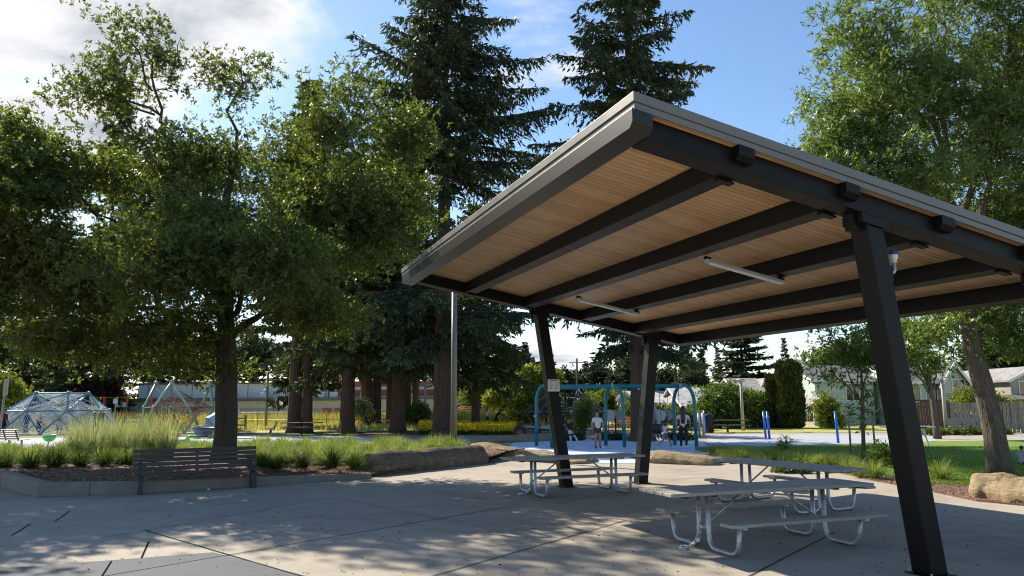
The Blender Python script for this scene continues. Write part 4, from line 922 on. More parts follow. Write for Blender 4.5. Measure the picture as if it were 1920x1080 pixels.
# far conifers: two kinds, copied along the skyline
farA = conifer('fir_tree', 'dark broad fir on the far skyline behind the swings and houses', (0, 0, 0), 20, .35, 1.2, 4.4, 110, FM, 31, 7, (.8, .34), .75, .22, group='far skyline firs', gaps=.3)
farB = conifer('fir_tree', 'slim dark fir on the far skyline beyond the houses', (0, 0, 0), 24, .3, 2.0, 3.2, 100, FM, 32, 7, (.75, .32), .85, .25, group='slim skyline firs', gaps=.35)
def htop(px, py, Y): return A(px, py, Y).z
skyA = [(1060, 690, 70, 1.9), (1010, 676, 84, 2.0), (1120, 672, 78, 1.9), (1180, 664, 76, 1.8), (960, 650, 80, 1.8), (1150, 700, 70, 2.0), (1300, 668, 70, 1.8), (1395, 596, 80, 1.75), (1288, 640, 76, 1.0), (1318, 655, 84, .9), (1165, 655, 88, 1.0), (1100, 676, 92, 1.0), (1140, 690, 84, 1.0), (1030, 655, 96, 1.0), (985, 640, 98, 1.0), (950, 655, 92, 1.1), (1240, 690, 94, 1.0), (905, 640, 100, 1.1), (1068, 700, 100, 1.1), (610, 600, 128, 1.3), (470, 620, 128, 1.3), (60, 560, 84, 1.2), (130, 585, 88, 1.1), (205, 600, 92, 1.1), (290, 620, 122, 1.4), (380, 610, 126, 1.4), (-30, 540, 80, 1.2), (1855, 600, 82, 1.1), (1910, 560, 86, 1.1)]
skyB = [(1477, 632, 120, .9), (560, 148, 62, 1.0), (1190, 640, 100, 1.0), (1350, 650, 100, 1.0), (1000, 668, 110, 1.0), (183, 140, 78, .8), (100, 480, 70, 1.0), (345, 600, 126, 1.2)]
def place_far(proto, L, hb, lab):
    first = True
    for i, (px, py, Y, wk) in enumerate(L):
        h = htop(px, py, Y); s = h / hb; sw = s * wk; loc = GX(px, Y, -.05)
        if first: proto.location = loc; proto.scale = (sw, sw, s); first = False
        else: dup(proto, loc, i * 2.1, None, None, (sw, sw, s))
place_far(farA, skyA, 20, ''); place_far(farB, skyB, 24, '')
for o in list(COL.objects):
    pass

# ------------------------------------------------------------------ small trees, bushes and hedges
def bush(name, label, cat, base, parts, n_cl, tp, ln, L, W, mat, seed, cl_r=.3, trunk_r=.08, group=None, bark=DKB, n_sec=.25, th=.8):
    base = Vector(base); c = Vector(parts[0][0])
    top = base.lerp(Vector((c.x, c.y, c.z)), th)
    return broadleaf(name, label, cat, base, [(base - Vector((0, 0, .05)), trunk_r), (base.lerp(top, .5), trunk_r * .8), (top, trunk_r * .5)], [(base.lerp(top, .6), Vector(p[0]), trunk_r * .5) for p in parts[1:6]], parts, n_cl, tp, ln, L, W, mat, bark, seed, cl_r, group, n_sec)
def E_(px, py, Y, rx, rz, ry=None): return (A(px, py, Y), (rx, ry or rx, rz))
bush('street_tree', 'small many stemmed tree before the mint house right of the nearest column', 'tree', GX(1752, 38, 0), [E_(1735, 655, 38, 1.5, 1.4), E_(1700, 690, 38, 1.2, 1.0), E_(1760, 690, 38, 1.0, .9), E_(1720, 620, 38, 1.4, 1.0), E_(1690, 640, 38, 1.2, 1.2)], 150, 6, 7, .20, .08, BGL, 51, .3, .16, bark=ASHB)
st = G(1620, 862, .05)
bush('young_tree', 'young staked tree on the lawn left of the nearest column', 'tree', st, [E_(1615, 690, st.y, .8, 1.6), E_(1590, 650, st.y, .9, 1.1), E_(1640, 640, st.y, .8, 1.1), E_(1560, 700, st.y, .7, .6), E_(1615, 770, st.y, .6, .6), E_(1550, 640, st.y, .5, .6)], 110, 6, 7, .15, .055, BGL, 52, .22, .06, bark=ASHB, th=1.0)
mb = MB(); r = thing('tree_stake', 'pair of tall wooden stakes tied to the young tree on the lawn', 'tree stake', st)
for px, py, pt in ((1596, 852, 770), (1641, 848, 770)):
    p = G(px, py, .05); q = A(px - 6, pt, p.y); m_ = MB(); m_.tube([p, q], .035, 7); m_.build('stake', POLE, r, st)
m_ = MB(); m_.tube([A(1590, 780, st.y), A(1622, 790, st.y - .1), A(1650, 765, st.y), A(1662, 745, st.y)], .018, 5); m_.build('tie_strap', POLL, r, st)
def leafy(px, base_y, Y, parts, label, mat=BGL, n=260, L=.26, W=.11, seed=60, name='bush', cat='bush', cl=.35, tr=.1):
    return bush(name, label, cat, GX(px, Y, 0), [E_(a, b, Y, rx, rz) for a, b, rx, rz in parts], n, 6, 7, L, W, mat, seed, cl, tr)
leafy(1350, 805, 55, [(1340, 765, 1.6, 1.7), (1365, 745, 1.3, 1.2), (1375, 780, 1.2, 1.2), (1325, 790, 1.0, .9)], 'broad green bush left of the tall lamp post by the court', seed=61, n=340)
leafy(1425, 805, 56, [(1420, 765, 1.5, 1.2), (1445, 760, 1.0, 1.0), (1405, 780, 1.0, .9), (1440, 785, 1.2, .8)], 'bright green bush between the tall lamp post and the clipped hedge column', seed=62, mat=LEAF('bright_leaves', (.06, .12, .015), (.22, .30, .05), .35, (1.4, 1.4, .6)), n=300)
leafy(1545, 800, 70, [(1530, 700, 2.4, 2.4), (1560, 690, 2.2, 2.6), (1515, 740, 1.8, 1.8), (1600, 680, 2.5, 2.6)], 'mid green tree behind the mint house porch', seed=63, n=420, L=.36, W=.16, name='tree', cat='tree', cl=.5, tr=.2)
leafy(1640, 800, 76, [(1650, 680, 3.0, 2.6), (1700, 690, 3, 2.6), (1610, 700, 2.4, 2.4)], 'green tree behind the mint houses near the nearest column', seed=64, n=420, L=.38, W=.17, name='tree', cat='tree', cl=.5, tr=.2)
leafy(1000, 800, 66, [(1000, 730, 1.7, 2.0), (985, 770, 1.4, 1.4), (1020, 710, 1.6, 1.3), (1005, 760, 1.5, 1.4)], 'large leaved pale tree left of the notice column', seed=65, mat=YGL, n=340, L=.34, W=.2, name='tree', cat='tree', cl=.4, tr=.15)
leafy(1130, 800, 60, [(1110, 765, 1.2, 1.0), (1140, 750, 1.4, .9), (1160, 770, 1.0, 1.0), (1095, 780, 1.0, .8)], 'yellow green vine covered tree behind the middle swing post', seed=66, mat=LEAF('vine_leaves', (.07, .12, .015), (.25, .30, .05), .35, (1.4, 1.4, .6)), n=300, L=.24, name='tree', cat='tree')
leafy(1240, 800, 52, [(1225, 775, .8, .7), (1245, 780, .8, .6), (1290, 785, .8, .5)], 'low leafy bush behind the trunk by the swings', seed=67, n=160)
leafy(1190, 790, 56, [(1190, 770, .7, .8), (1205, 775, .7, .6)], 'small green shrub behind the right swing bay', seed=68, n=120)
leafy(900, 800, 84, [(895, 745, 2.0, 1.8), (915, 735, 1.8, 2.0)], 'green tree behind the grey board fence near the school', seed=69, n=260, L=.36, W=.17, name='tree', cat='tree', cl=.5)
leafy(926, 790, 76, [(928, 748, .7, .9)], 'small golden tree over the brown garage roof', seed=70, mat=YGL, n=120, L=.3, W=.15, name='tree', cat='tree')
leafy(2, 815, 62, [(8, 722, 1.5, 1.4), (-25, 745, 1.8, 1.8), (32, 738, 1.0, .8), (-10, 775, 1.4, 1.2)], 'bright yellow green shrub at the far left edge behind the sign post', seed=71, mat=YGL, n=320, L=.22, W=.11)
leafy(180, 800, 78, [(175, 730, 2.6, 1.8), (200, 720, 2.2, 1.8), (150, 735, 2.0, 1.6)], 'dark purple leaved tree behind the rope dome', seed=72, mat=PLUM, n=300, L=.36, W=.17, name='tree', cat='tree', cl=.5)
DKL = LEAF('dark_tree_leaves', (.016, .030, .012), (.06, .085, .025), .28, (1.5, 1.5, .6))
for px, Y, top, lab, sd in ((50, 100, 560, 'dark broad tree behind the rope dome at the left edge', 81), (205, 104, 600, 'dark broad tree behind the rope dome beside the purple leaved tree', 82), (330, 122, 620, 'dark broad tree behind the green climbing tower', 83), (480, 124, 620, 'dark broad tree over the school between the oak trunk and the twin trunked conifer', 84)):
    c_y = (top + 705) / 2; rz2 = (705 - top) / 2 / 1406 * Y; leafy(px, 800, Y, [(px, c_y, 4.6, rz2), (px - 50, c_y + 20, 3.4, rz2 * .8), (px + 50, c_y + 15, 3.4, rz2 * .8), (px + 15, top + 40, 3, rz2 * .6)], lab, DKL, 620, .42, .19, sd, 'tree', 'tree', .6, .3)
leafy(1825, 800, 52, [(1820, 750, 1.2, 1.0), (1845, 755, 1.2, .9), (1870, 765, 1.4, .8)], 'yellow green bush behind the fence by the leaning trunk', seed=73, mat=YGL, n=260, L=.22, W=.1)
leafy(1555, 800, 54, [(1548, 765, .55, 1.2), (1560, 790, .6, .8)], 'slim pale shrub before the mint porch house', seed=74, mat=YGL, n=160, L=.2, W=.09)
leafy(1095, 826, 43, [(1092, 785, .55, 1.1), (1100, 760, .4, .6), (1085, 800, .5, .5)], 'slim young tree with a feathery crown left of the woman in grey', seed=75, mat=BGL, n=200, L=.14, W=.03, name='tree', cat='tree', cl=.22, tr=.04)
leafy(695, 800, 62, [(680, 770, .5, .6), (676, 760, .4, .4)], 'small pale flowering shrub beside the flared cedar', seed=76, mat=TALLB, n=90, L=.18, W=.1)
leafy(780, 800, 64, [(782, 775, .9, .7)], 'dark round shrub before the school wall', seed=77, n=110)
leafy(1660, 876, 21.5, [(1655, 860, .25, .5), (1668, 870, .25, .35), (1648, 880, .22, .3)], 'wild leafy plant with pale stems left of the nearest column base', seed=78, mat=BGL, n=110, L=.10, W=.045, name='wild_plant', cat='plant', cl=.12, tr=.015)
leafy(1462, 846, 27, [(1466, 840, .16, .14), (1472, 830, .1, .2)], 'straggly flowering weed on the lawn edge behind the tables', seed=79, mat=YGL, n=30, L=.08, W=.025, name='wild_plant', cat='plant', cl=.12, tr=.01)
leafy(1495, 884, 20.5, [(1488, 880, .35, .16), (1470, 884, .25, .12)], 'low leafy clump behind the crosswise picnic table', seed=80, mat=BGL, n=80, L=.1, W=.05, name='wild_plant', cat='plant', cl=.1, tr=.01)
for i, px in enumerate((1748, 1762, 1778, 1794, 1812, 1830, 1848, 1880)):
    leafy(px, 820, 42 + (i % 3) * .4, [(px, 815, .42, .32)], 'low pale leafed bedding shrub before the board fence', seed=90 + i, n=60, L=.14, W=.07, cl=.14, tr=.02)['group'] = 'bedding shrubs along the fence'
for i, px in enumerate((1062, 1082, 1135, 1160, 1192, 1262, 1290)):
    leafy(px, 826, 38.5, [(px, 821, .34, .16)], 'low dark ground shrub along the far rim of the blue pad', seed=110 + i, n=44, L=.12, W=.06, cl=.12, tr=.02, mat=HEDL)['group'] = 'shrubs along the pad rim'
# clipped column hedges
def hedge(label, px, Y, w, py_top, seed):
    rng = np.random.default_rng(seed); b = GX(px, Y, 0); h = htop(px, py_top, Y); r = thing('hedge_column', label, 'hedge', b, group=None)
    n = 9000; a = rng.uniform(0, 2 * np.pi, n); z = rng.uniform(0, 1, n); prof = w * np.interp(z, [0, .08, .5, .9, .97, 1], [.9, 1, 1.02, .97, .8, .4])
    rr = prof * (0.86 + .12 * np.sin(a * 4 + z * 9) + rng.uniform(-.14, .08, n))
    P = np.stack([rr * np.cos(a), rr * np.sin(a), z * h * (1 + .03 * np.sin(a * 3))], 1); D = np.stack([np.cos(a) * .45, np.sin(a) * .45, np.ones(n)], 1) + rng.normal(0, .25, (n, 3))
    m_ = MB(); m_.lathe([(w * .72, .02), (w * .8, h * .5), (w * .6, h * .9), (.02, h * .97)], n=12); m_.build('core', M('hedge_inside', (.012, .018, .008), .95, .3, 6, 0), r)
    quads('crown', kites(P, D, rng.uniform(.22, .42, n), .13, .3, rng), HEDL, r)
hedge('tall clipped evergreen hedge column beside the mint porch house', 1482, 54, .86, 682, 5)
hedge('shorter slim evergreen hedge column left of the tall one', 1455, 55, .6, 708, 6)
for px, Y, top, lab, sd in ((935, 92, 672, 'dull green tree mass left of the notice column above the brown garage', 181), (1050, 96, 690, 'dull green tree behind the rope frame and utility pole', 182), (1135, 100, 690, 'dull green tree behind the brown roofed house', 183), (1262, 98, 690, 'dull green tree behind the long pale roofed house', 184), (1860, 84, 640, 'dark green tree behind the teal house', 185)):
    c_y = (top + 750) / 2; rz2 = (750 - top) / 2 / 1406 * Y; leafy(px, 780, Y, [(px, c_y, 4.0, rz2), (px - 35, c_y + 10, 3.4, rz2 * .8), (px + 35, c_y + 8, 3.4, rz2 * .8), (px + 10, top + 22, 2.4, rz2 * .5)], lab, DKL, 420, .46, .22, sd, 'tree', 'tree', .6, .3)
# ------------------------------------------------------------------ poles and signs
def pole(name, label, px, pyb, pyt, r0, r1, mat, cat='lamp post', Y=None, head=None, group=None):
    b = G(px, pyb) if Y is None else GX(px, Y, 0); h = A(px, pyt, b.y).z; r = thing(name, label, cat, b, group=group)
    m = MB(); m.tube([(0, 0, -.02), (0, 0, h)], [r0, r1], 12); m.build('pole', mat, r)
    if head == 'top':
        m = MB(); m.lathe([(.03, h - .12), (.10, h), (.30, h + .10), (.31, h + .14), (.10, h + .22), (0, h + .23)], n=14); m.build('lamp_head', GREYP, r)
    if head == 'arm':
        m = MB(); m.box((-.22, 0, h + .02), (.62, .26, .07)); m.build('lamp_head', POLL, r, bevel=.02)
    return r, h
pole('lamp_post', 'tall brown grey lamp post standing in the grass behind the long dark stone', 851, 837, 540, .115, .10, POLE, Y=28)
pole('lamp_post', 'pale lamp post with a flat flared head by the far picnic table and bushes', 1391, 807, 716, .115, .085, POLL, head='top', Y=50)
pole('lamp_post', 'pale lamp post before the mint gabled house and board fence', 1770, 815, 714, .10, .085, POLL, head='arm', Y=43)
pole('lamp_post', 'thin pole in the meadow before the school wall left of the twin trunked conifer', 500, 800, 700, .11, .10, POLE, Y=60)
pole('lamp_post', 'thin pale pole beside the standing dark figure left of the giant fir', 797, 800, 706, .10, .09, POLL, Y=64)
def util(px, Y, top, label):
    r, h = pole('utility_pole', label, px, 0, top, .16, .11, M('utility_wood', (.12, .085, .065), .9, .2, 5, .1), 'utility pole', Y=Y)
    m = MB(); m.box((0, 0, h - .5), (1.8, .1, .1)); m.build('crossarm', POLE, r)
util(1083, 88, 672, 'wooden utility pole left of the middle swing post')
util(943, 90, 712, 'distant utility pole above the brown garage roof')
util(1278, 84, 686, 'wooden utility pole above the right end of the swing frame')
# sign at the far left
b = G(4, 838); b = GX(2, 29.5, 0); r = thing('park_sign', 'tall narrow sign on a thin post at the left edge of the picture', 'sign', b, rad(20))
h = A(10, 715, 29.5).z; m = MB(); m.tube([(0, 0, 0), (.12, 0, h)], .045, 8); m.build('post', POLL, r)
m = MB(); m.box((.12, -.06, h - .22), (.16, .02, .62)); m.build('sign_plate', M('sign_grey', (.5, .52, .52), .5, .05, 3, 0), r)
m = MB()
for i in range(6): m.box((.12, -.073, h - .02 - i * .085), (.10 - .02 * (i % 2), .004, .03))
m.build('lettering', HUB, r)
def sign(px, py, Y, w, hh, label, mat, col2=None):
    b = GX(px, Y, 0); z = A(px, py, Y).z; r = thing('sign', label, 'sign', b); m = MB(); m.tube([(0, 0, 0), (0, 0, z + hh / 2)], .04, 8); m.build('post', POLL, r)
    m = MB(); m.box((0, -.06, z), (w, .02, hh)); m.build('sign_plate', mat, r)
    m = MB()
    for i in range(4): m.box((0, -.073, z + hh * (.3 - .2 * i)), (w * (.7 - .15 * (i % 2)), .004, hh * .09))
    m.build('lettering', M('sign_ink', (.12, .2, .4), .6, .1, 3, 0), r)
sign(217, 752, 56, .30, .34, 'small blue and white sign on a post right of the rope dome', WHITE)
sign(1112, 762, 46, .24, .46, 'white rectangular sign on a post left of the middle swing post', WHITE)

# ------------------------------------------------------------------ swing frame
swY = 32.5
L0, M0, R0 = G(1021, 839), G(1160, 839), G(1291, 838)
d_ = (R0 - L0); ang = math.atan2(d_.y, d_.x) + .02; c = (L0 + R0) / 2
sw = thing('swing_set', 'teal arched swing frame with a long top bar on the blue pad', 'swing frame', (c.x, c.y + .5, 0), ang)
half = d_.length / 2; ht = A(1160, 724, c.y).z
for k, x in enumerate((-half, .02, half)):
    sgn = -1 if k == 0 else 1
    for s in (-1, 1):
        m = MB(); m.tube([(x - s * .32, s * .72, -.02), (x - s * .31, s * .70, ht * .4)] + [(x - s * .30 * math.cos(q * .1309), s * .68 * math.cos(q * .1309), ht - .72 + .76 * math.sin(q * .1309)) for q in range(13)], .078, 12); m.build('leg', TEAL, sw)
m = MB(); m.tube([(-half + .05, 0, ht), (half - .05, 0, ht)], .095, 14); m.build('top_bar', TEAL, sw)
m = MB()
for x in (-half + .12, 0, half - .12):
    m.tube([(x - .08, 0, ht), (x + .08, 0, ht)], .115, 12)
for x in (-2.6, -1.5, 1.1, 2.3): m.box((x, 0, ht - .12), (.06, .08, .08))
m.build('clamp', M('clamp_steel', (.35, .42, .45), .4, .1, 3, 0, metal=.5), sw)
_MS = Matrix.Translation((c.x, c.y + .5, 0)) @ Matrix.Rotation(ang, 4, 'Z')
def swing(x, tilt, label, kind='belt', z=.55):
    o = _MS @ Vector((x, 0, ht - .15)); r = thing('swing', label, 'swing', o, ang); L = ht - .15 - z
    e = Vector((0, math.sin(tilt) * L, -math.cos(tilt) * L)); m = MB()
    for s in (-1, 1): m.tube([(s * .24, 0, 0), e + Vector((s * .24, 0, 0))], .013, 5)
    m.build('chain_pair', ROPK, r)
    m = MB()
    if kind == 'belt': m.tube([e + Vector((q * .24, 0, -.07 * (1 - q * q))) for q in (-1, -.5, 0, .5, 1)], .045, 6)
    else: m.lathe([(.10, -.05), (.22, .0), (.25, .12), (.25, .34), (.22, .35), (.20, .05), (0, .0)], e, 12)
    m.build('seat', BLK, r); return o, e
swing(-1.9, .12, 'belt swing under the left bay where the child in black sits')
swing(1.75, -.25, 'black bucket swing hanging by the trunk in the right bay', 'bucket')
swing(2.6, .1, 'empty belt swing in the right bay beside the woman with long hair')
# big grey saucer spinner half hidden by the farther right column
o = G(1198, 826); r = thing('saucer_spinner', 'pale grey tilted bowl spinner half hidden by the farther right column', 'play equipment', GX(1204, 39, 0))
m = MB(); R = Matrix.Rotation(rad(72), 3, 'Y') @ Matrix.Identity(3)
prof = [(0, 0), (.5, .05), (.9, .2), (1.1, .42), (1.13, .42), (.95, .14), (.5, -.03), (0, -.06)]
q = MB(); q.lathe(prof, n=20); m.add([R @ Vector(v) + Vector((.15, 0, 1.35)) for v in q.v], q.f, 0, True); m.build('bowl', GREYP, r)
m = MB(); m.tube([(.1, 0, 0), (.15, 0, .55)], .08, 8); m.build('stem', TEAL, r)
# black hoop by the flowers
r = thing('play_drum', 'round black drum with orange inside standing by the yellow flowers', 'play equipment', GX(974, 41, .0)); zz_ = A(975, 810, 41).z
m = MB(); m.tube([(0, -.12, zz_), (0, .12, zz_)], .36, 18); m.build('drum_shell', BLK, r)
m = MB(); m.tube([(0, 0, 0), (0, 0, zz_ - .3)], .06, 8); m.build('post', BLK, r)
m = MB(); m.tube([(0, -.135, zz_ - .06), (0, -.122, zz_ - .06)], .18, 14); m.build('drum_face', M('drum_orange', (.35, .1, .03), .7, .5, 6, 0), r)

# ------------------------------------------------------------------ rope play structures
def net(mb, tri, n, r=.012):
    a, b, c = tri; ct = (a + b + c) / 3
    for i in range(1, n):
        f = i / n; q = [ct.lerp(p, f) for p in tri]
        for x, y in zip(q, q[1:] + q[:1]):
            mid = (x + y) / 2 + Vector((random.uniform(-.04, .04), random.uniform(-.04, .04), -.05)); mb.tube([x, mid, y], r, 4, cap=False)
    for p in ((a + b) / 2, (b + c) / 2, (c + a) / 2, a, b, c): mb.tube([ct, p], r, 4, cap=False)
# blue dome at left
dc = GX(112, 53, 0); r = thing('rope_dome', 'wide low blue climbing dome filled with pale rope nets', 'climbing frame', dc, .25)
def ring(n, R, z, ph=0): return [Vector((R * math.cos(2 * math.pi * i / n + ph), R * .85 * math.sin(2 * math.pi * i / n + ph), z)) for i in range(n)]
r0_, r1_, r2_ = ring(8, 4.0, .05), ring(8, 3.2, 1.55, .39), ring(5, 1.75, 2.75, .2)
tub, hub, rp = MB(), MB(), MB()
tris = []
for i in range(8):
    j = (i + 1) % 8; tris += [(r0_[i], r0_[j], r1_[i]), (r1_[i], r0_[j], r1_[j])]
    for a_q, b_q in ((r0_[i], r1_[i]), (r0_[j], r1_[i]), (r1_[i], r1_[j])): tub.tube([a_q, b_q], .055, 7, cap=False)
    k = min(range(5), key=lambda q: (r2_[q] - r1_[i]).length); tub.tube([r1_[i], r2_[k]], .055, 7, cap=False); k2 = min((q for q in range(5) if q != k), key=lambda q: (r2_[q] - r1_[j]).length)
    tris += [(r1_[i], r1_[j], r2_[k])]
    if i % 2 == 0: tub.tube([r1_[i], r2_[k2]], .05, 7, cap=False)
for i in range(5): tub.tube([r2_[i], r2_[(i + 1) % 5]], .05, 7, cap=False); tris.append((r2_[i], r2_[(i + 1) % 5], Vector((0, 0, 2.0)))); rp.tube([r2_[i], (0, 0, .6)], .014, 4, cap=False)
for p in r1_ + r2_: hub.ball(p, .15, 8, 6)
for t_ in tris: net(rp, list(t_), 6, .02)
tub.build('tube_frame', DOMEB, r); hub.build('hub', HUB, r); rp.build('rope_net', ROPE, r)
# green tower
tc_ = GX(335, 50, 0); r = thing('rope_tower', 'sage green tripod climbing tower with dark red rope net', 'climbing frame', tc_, .15)
hT = A(335, 718, 50).z; tops = ring(3, 2.0, hT, .52); mids = ring(6, 2.15, hT * .52, 0.0); bots = ring(3, 2.1, 0.0, 1.57)
tub, hub, rp = MB(), MB(), MB()
for i in range(3):
    tub.tube([tops[i], mids[2 * i], bots[(i - 1) % 3]], .085, 9); tub.tube([tops[i], mids[2 * i + 1], bots[i]], .085, 9)
for p in mids: hub.ball(p, .13, 8, 6)
for p in tops: hub.ball(p, .17, 8, 6)
for i in range(6):
    rp.tube([mids[i], mids[(i + 1) % 6]], .028, 5); net(rp, [mids[i], mids[(i + 1) % 6], Vector((0, 0, hT * .85))], 4, .013); net(rp, [mids[i], mids[(i + 1) % 6], Vector((0, 0, .3))], 3, .013)
tub.build('tube_frame', SAGE, r); hub.build('hub', HUB, r); rp.build('rope_net', ROPD, r)
# dark net frame behind the notice column
nc = GX(1060, 47, 0); r = thing('rope_pyramid', 'dark thin framed rope climber behind the notice column', 'climbing frame', nc, .1)
hN = A(1060, 730, 47).z; tp_ = ring(4, .95, hN, .78); md_ = ring(8, 2.55, hN * .5, 0); bt_ = ring(4, 1.6, 0, .0)
tub, rp, hub = MB(), MB(), MB()
for i in range(4):
    tub.tube([tp_[i], tp_[(i + 1) % 4]], .04, 6)
    for k in (0, 1, 2): tub.tube([tp_[i], md_[(2 * i + k) % 8]], .04, 6); 
    tub.tube([md_[2 * i], bt_[i]], .04, 6); tub.tube([md_[2 * i + 1], bt_[i]], .035, 6); tub.tube([md_[(2 * i - 1) % 8], bt_[i]], .035, 6)
    net(rp, [tp_[i], md_[2 * i], md_[2 * i + 1]], 5, .014); net(rp, [tp_[i], md_[2 * i + 1], md_[(2 * i + 2) % 8]], 5, .014); net(rp, [md_[2 * i], md_[(2 * i + 1)], Vector((0, 0, 1))], 4, .014)
for i in range(8): tub.tube([md_[i], md_[(i + 1) % 8]], .035, 6)
for p in tp_ + md_: hub.ball(p, .07, 7, 5)
tub.build('tube_frame', M('grey_dark_paint', (.10, .115, .125), .4, .1, 3, 0), r); rp.build('rope_net', ROPK, r); hub.build('hub', HUB, r)
# tube slide and spinners
o = GX(403, 44, 0); r = thing('tube_slide', 'pale blue grey tube slide end behind the oak trunk', 'slide', o)
m = MB(); Q = [Vector(p) for p in ((.9, .8, 1.7), (.55, .45, 1.35), (.15, .1, 1.0), (-.15, -.2, .78))]
m.tube(Q, .46, 18, cap=False); m.tube(Q, .42, 18, cap=False); m.build('tube', M('slide_blue_grey', (.33, .40, .50), .35, .06, 3, 0), r)
m = MB(); vs = []
for i, (x, z) in enumerate(((-.15, .45), (-.5, .3), (-.95, .22))):
    for j in range(9): a_q = math.pi * (1 + j / 8); vs.append((x + (-.02), -.2 - .1 * i + .44 * math.cos(a_q), z + .12 + .36 * math.sin(a_q) * (1 - .2 * i) + .2))
m.add(vs, [(i * 9 + j, i * 9 + j + 1, (i + 1) * 9 + j + 1, (i + 1) * 9 + j) for i in range(2) for j in range(8)], 0, True); m.build('chute', MATS['slide_blue_grey'], r)
m = MB(); m.tube([(.5, .6, 0), (.5, .6, 1.1)], .06, 8); m.build('support_post', HUB, r)
o = GX(386, 38, 0); r = thing('rocker', 'dark basket rocker on green legs left of the oak trunk', 'play equipment', o)
m = MB(); m.lathe([(.15, .38), (.35, .48), (.62, .78), (.66, .78), (.40, .42), (0, .34)], n=16); m.build('basket', DKP, r)
m = MB(); m.tube([(-.62, 0, .80), (0, 0, .88), (.62, 0, .80)], .035, 6); m.build('rim_bar', GREYP, r)
m = MB()
for s in (-1, 1): m.tube(bend([(s * .2, 0, .28), (s * .75, 0, .34), (s * 1.0, 0, 0)], .15), .09, 8)
m.box((-1.3, .2, .1), (.9, .5, .2)); m.build('leg', GREENP, r, bevel=.03)
m = MB(); m.tube([(-.7, 0, .32), (.7, 0, .32)], .05, 8); m.tube([(0, 0, .3), (0, 0, .42)], .08, 8); m.build('axle', BLK, r)
o = GX(98, 35.5, 0); r = thing('bowl_spinner', 'bright green bowl spinner on a slim stem before the rope dome', 'play equipment', o); r.scale = (.58, .58, .62)
m = MB(); m.lathe([(.05, .36), (.28, .42), (.46, .62), (.53, .86), (.50, .86), (.42, .62), (.2, .47), (0, .46)], n=18); m.build('bowl', GREENP, r)
m = MB(); m.lathe([(.50, .855), (.54, .86), (.545, .89), (.51, .895), (.495, .88)], n=18); m.build('rim', M('pale_green_plastic', (.35, .6, .4), .4, .1, 3, 0), r)
m = MB(); m.tube([(-.12, 0, 0), (0, 0, .4)], .06, 8); m.build('stem', GREYP, r)
# basketball hoop
o = GX(230, 91, 0); r = thing('basketball_hoop', 'white fan backboard basketball hoop before the school wall', 'basketball hoop', o); z = A(228, 757, 91).z
m = MB(); pr = [(-.78, 0), (-.54, -.4), (.54, -.4), (.78, 0), (.65, .33), (.35, .52), (-.35, .52), (-.65, .33)]
m.add([(x, -.4 + t_, z + y) for t_ in (0, .05) for x, y in pr], [tuple(range(8)), tuple(range(15, 7, -1))] + [(i, 8 + i, 8 + (i + 1) % 8, (i + 1) % 8) for i in range(8)]); m.build('backboard', WHITE, r)
m = MB(); m.tube([(0, .3, 0), (0, .3, z), (0, -.34, z)], .08, 8); m.build('post', POLE, r)
m = MB(); m.tube([(.23 * math.cos(q * .5236), -.66 + .23 * math.sin(q * .5236), z - .25) for q in range(13)], .015, 5); m.build('rim', REDC, r)
# benches and tables in the background
def small_bench(px, Y, rz, label, L=1.7):
    r = thing('park_bench', label, 'bench', GX(px, Y, 0), rz)
    m = MB()
    for i in range(5): m.box((0, .28 + i * .03, .50 + i * .085), (L, .03, .07), rot=Matrix.Rotation(rad(-18), 3, 'X'))
    m.build('backrest', M('pale_bench_boards', (.28, .24, .20), .6, .2, 5, .1), r)
    m = MB()
    for i in range(4): m.box((0, -.18 + i * .125, .43), (L, .105, .03))
    m.build('seat', MATS['pale_bench_boards'], r)
    for s in (-1, 0, 1):
        m = MB(); m.bar((s * (L / 2 - .1), .05, 0), (s * (L / 2 - .1), .1, .42), .05, .07); m.bar((s * (L / 2 - .1), .24, .4), (s * (L / 2 - .1), .44, .88), .04, .05, up=(0, 1, 0)); m.build('leg', NAVY, r)
    return r
small_bench(28, 33.6, rad(160), 'slatted bench seen from behind at the far left beside the green bowl spinner')
small_bench(507, 46, rad(-70), 'pale bench at the edge of the play surface right of the oak trunk')
small_bench(1806, 43.2, rad(4), 'long grey bench before the board fence by the leaning trunk', 2.0)
def pedestal_table(px, Y, rz, label, L=2.3, mat=DKWOOD):
    r = thing('picnic_table', label, 'picnic table', GX(px, Y, 0), rz)
    m = MB(); m.box((0, 0, .74), (L, .75, .05)); m.build('tabletop', mat, r, bevel=.01)
    for s in (-1, 1): m = MB(); m.box((0, s * .72, .44), (L * .95, .28, .045)); m.build('bench', mat, r, bevel=.01)
    m = MB(); m.tube([(0, 0, 0), (0, 0, .72)], .07, 8); m.bar((0, -.75, .40), (0, .75, .40), .07, .05); m.build('pedestal', BLK, r)
    return r
pedestal_table(567, 48, rad(6), 'dark picnic table on one post before the twin trunked conifer', 2.5)
pedestal_table(1262, 41, rad(-4), 'dark picnic table behind the running girl', 2.6)
pedestal_table(1362, 47.5, rad(2), 'dark picnic table by the pale lamp post at the court', 2.7)
pedestal_table(262, 60, rad(10), 'pale picnic table by the basketball hoop', 1.8, M('pale_table_top', (.55, .53, .5), .6, .1, 4, 0))
pedestal_table(735, 53, rad(5), 'pale littered seat and table left of the flared cedar trunk', 1.6, MATS['pale_table_top'])
r = thing('side_table', 'white topped T shaped table on the lawn behind the nearest column', 'table', GX(1697, 31, .05)); m = MB(); m.box((0, 0, .78), (1.9, .8, .05)); m.build('tabletop', WHITE, r, bevel=.015)
for s in (-1, 1): m = MB(); m.bar((s * .8, 0, 0), (s * .62, 0, .76), .07, .06, up=(0, 1, 0)); m.build('leg', WHITE, r)
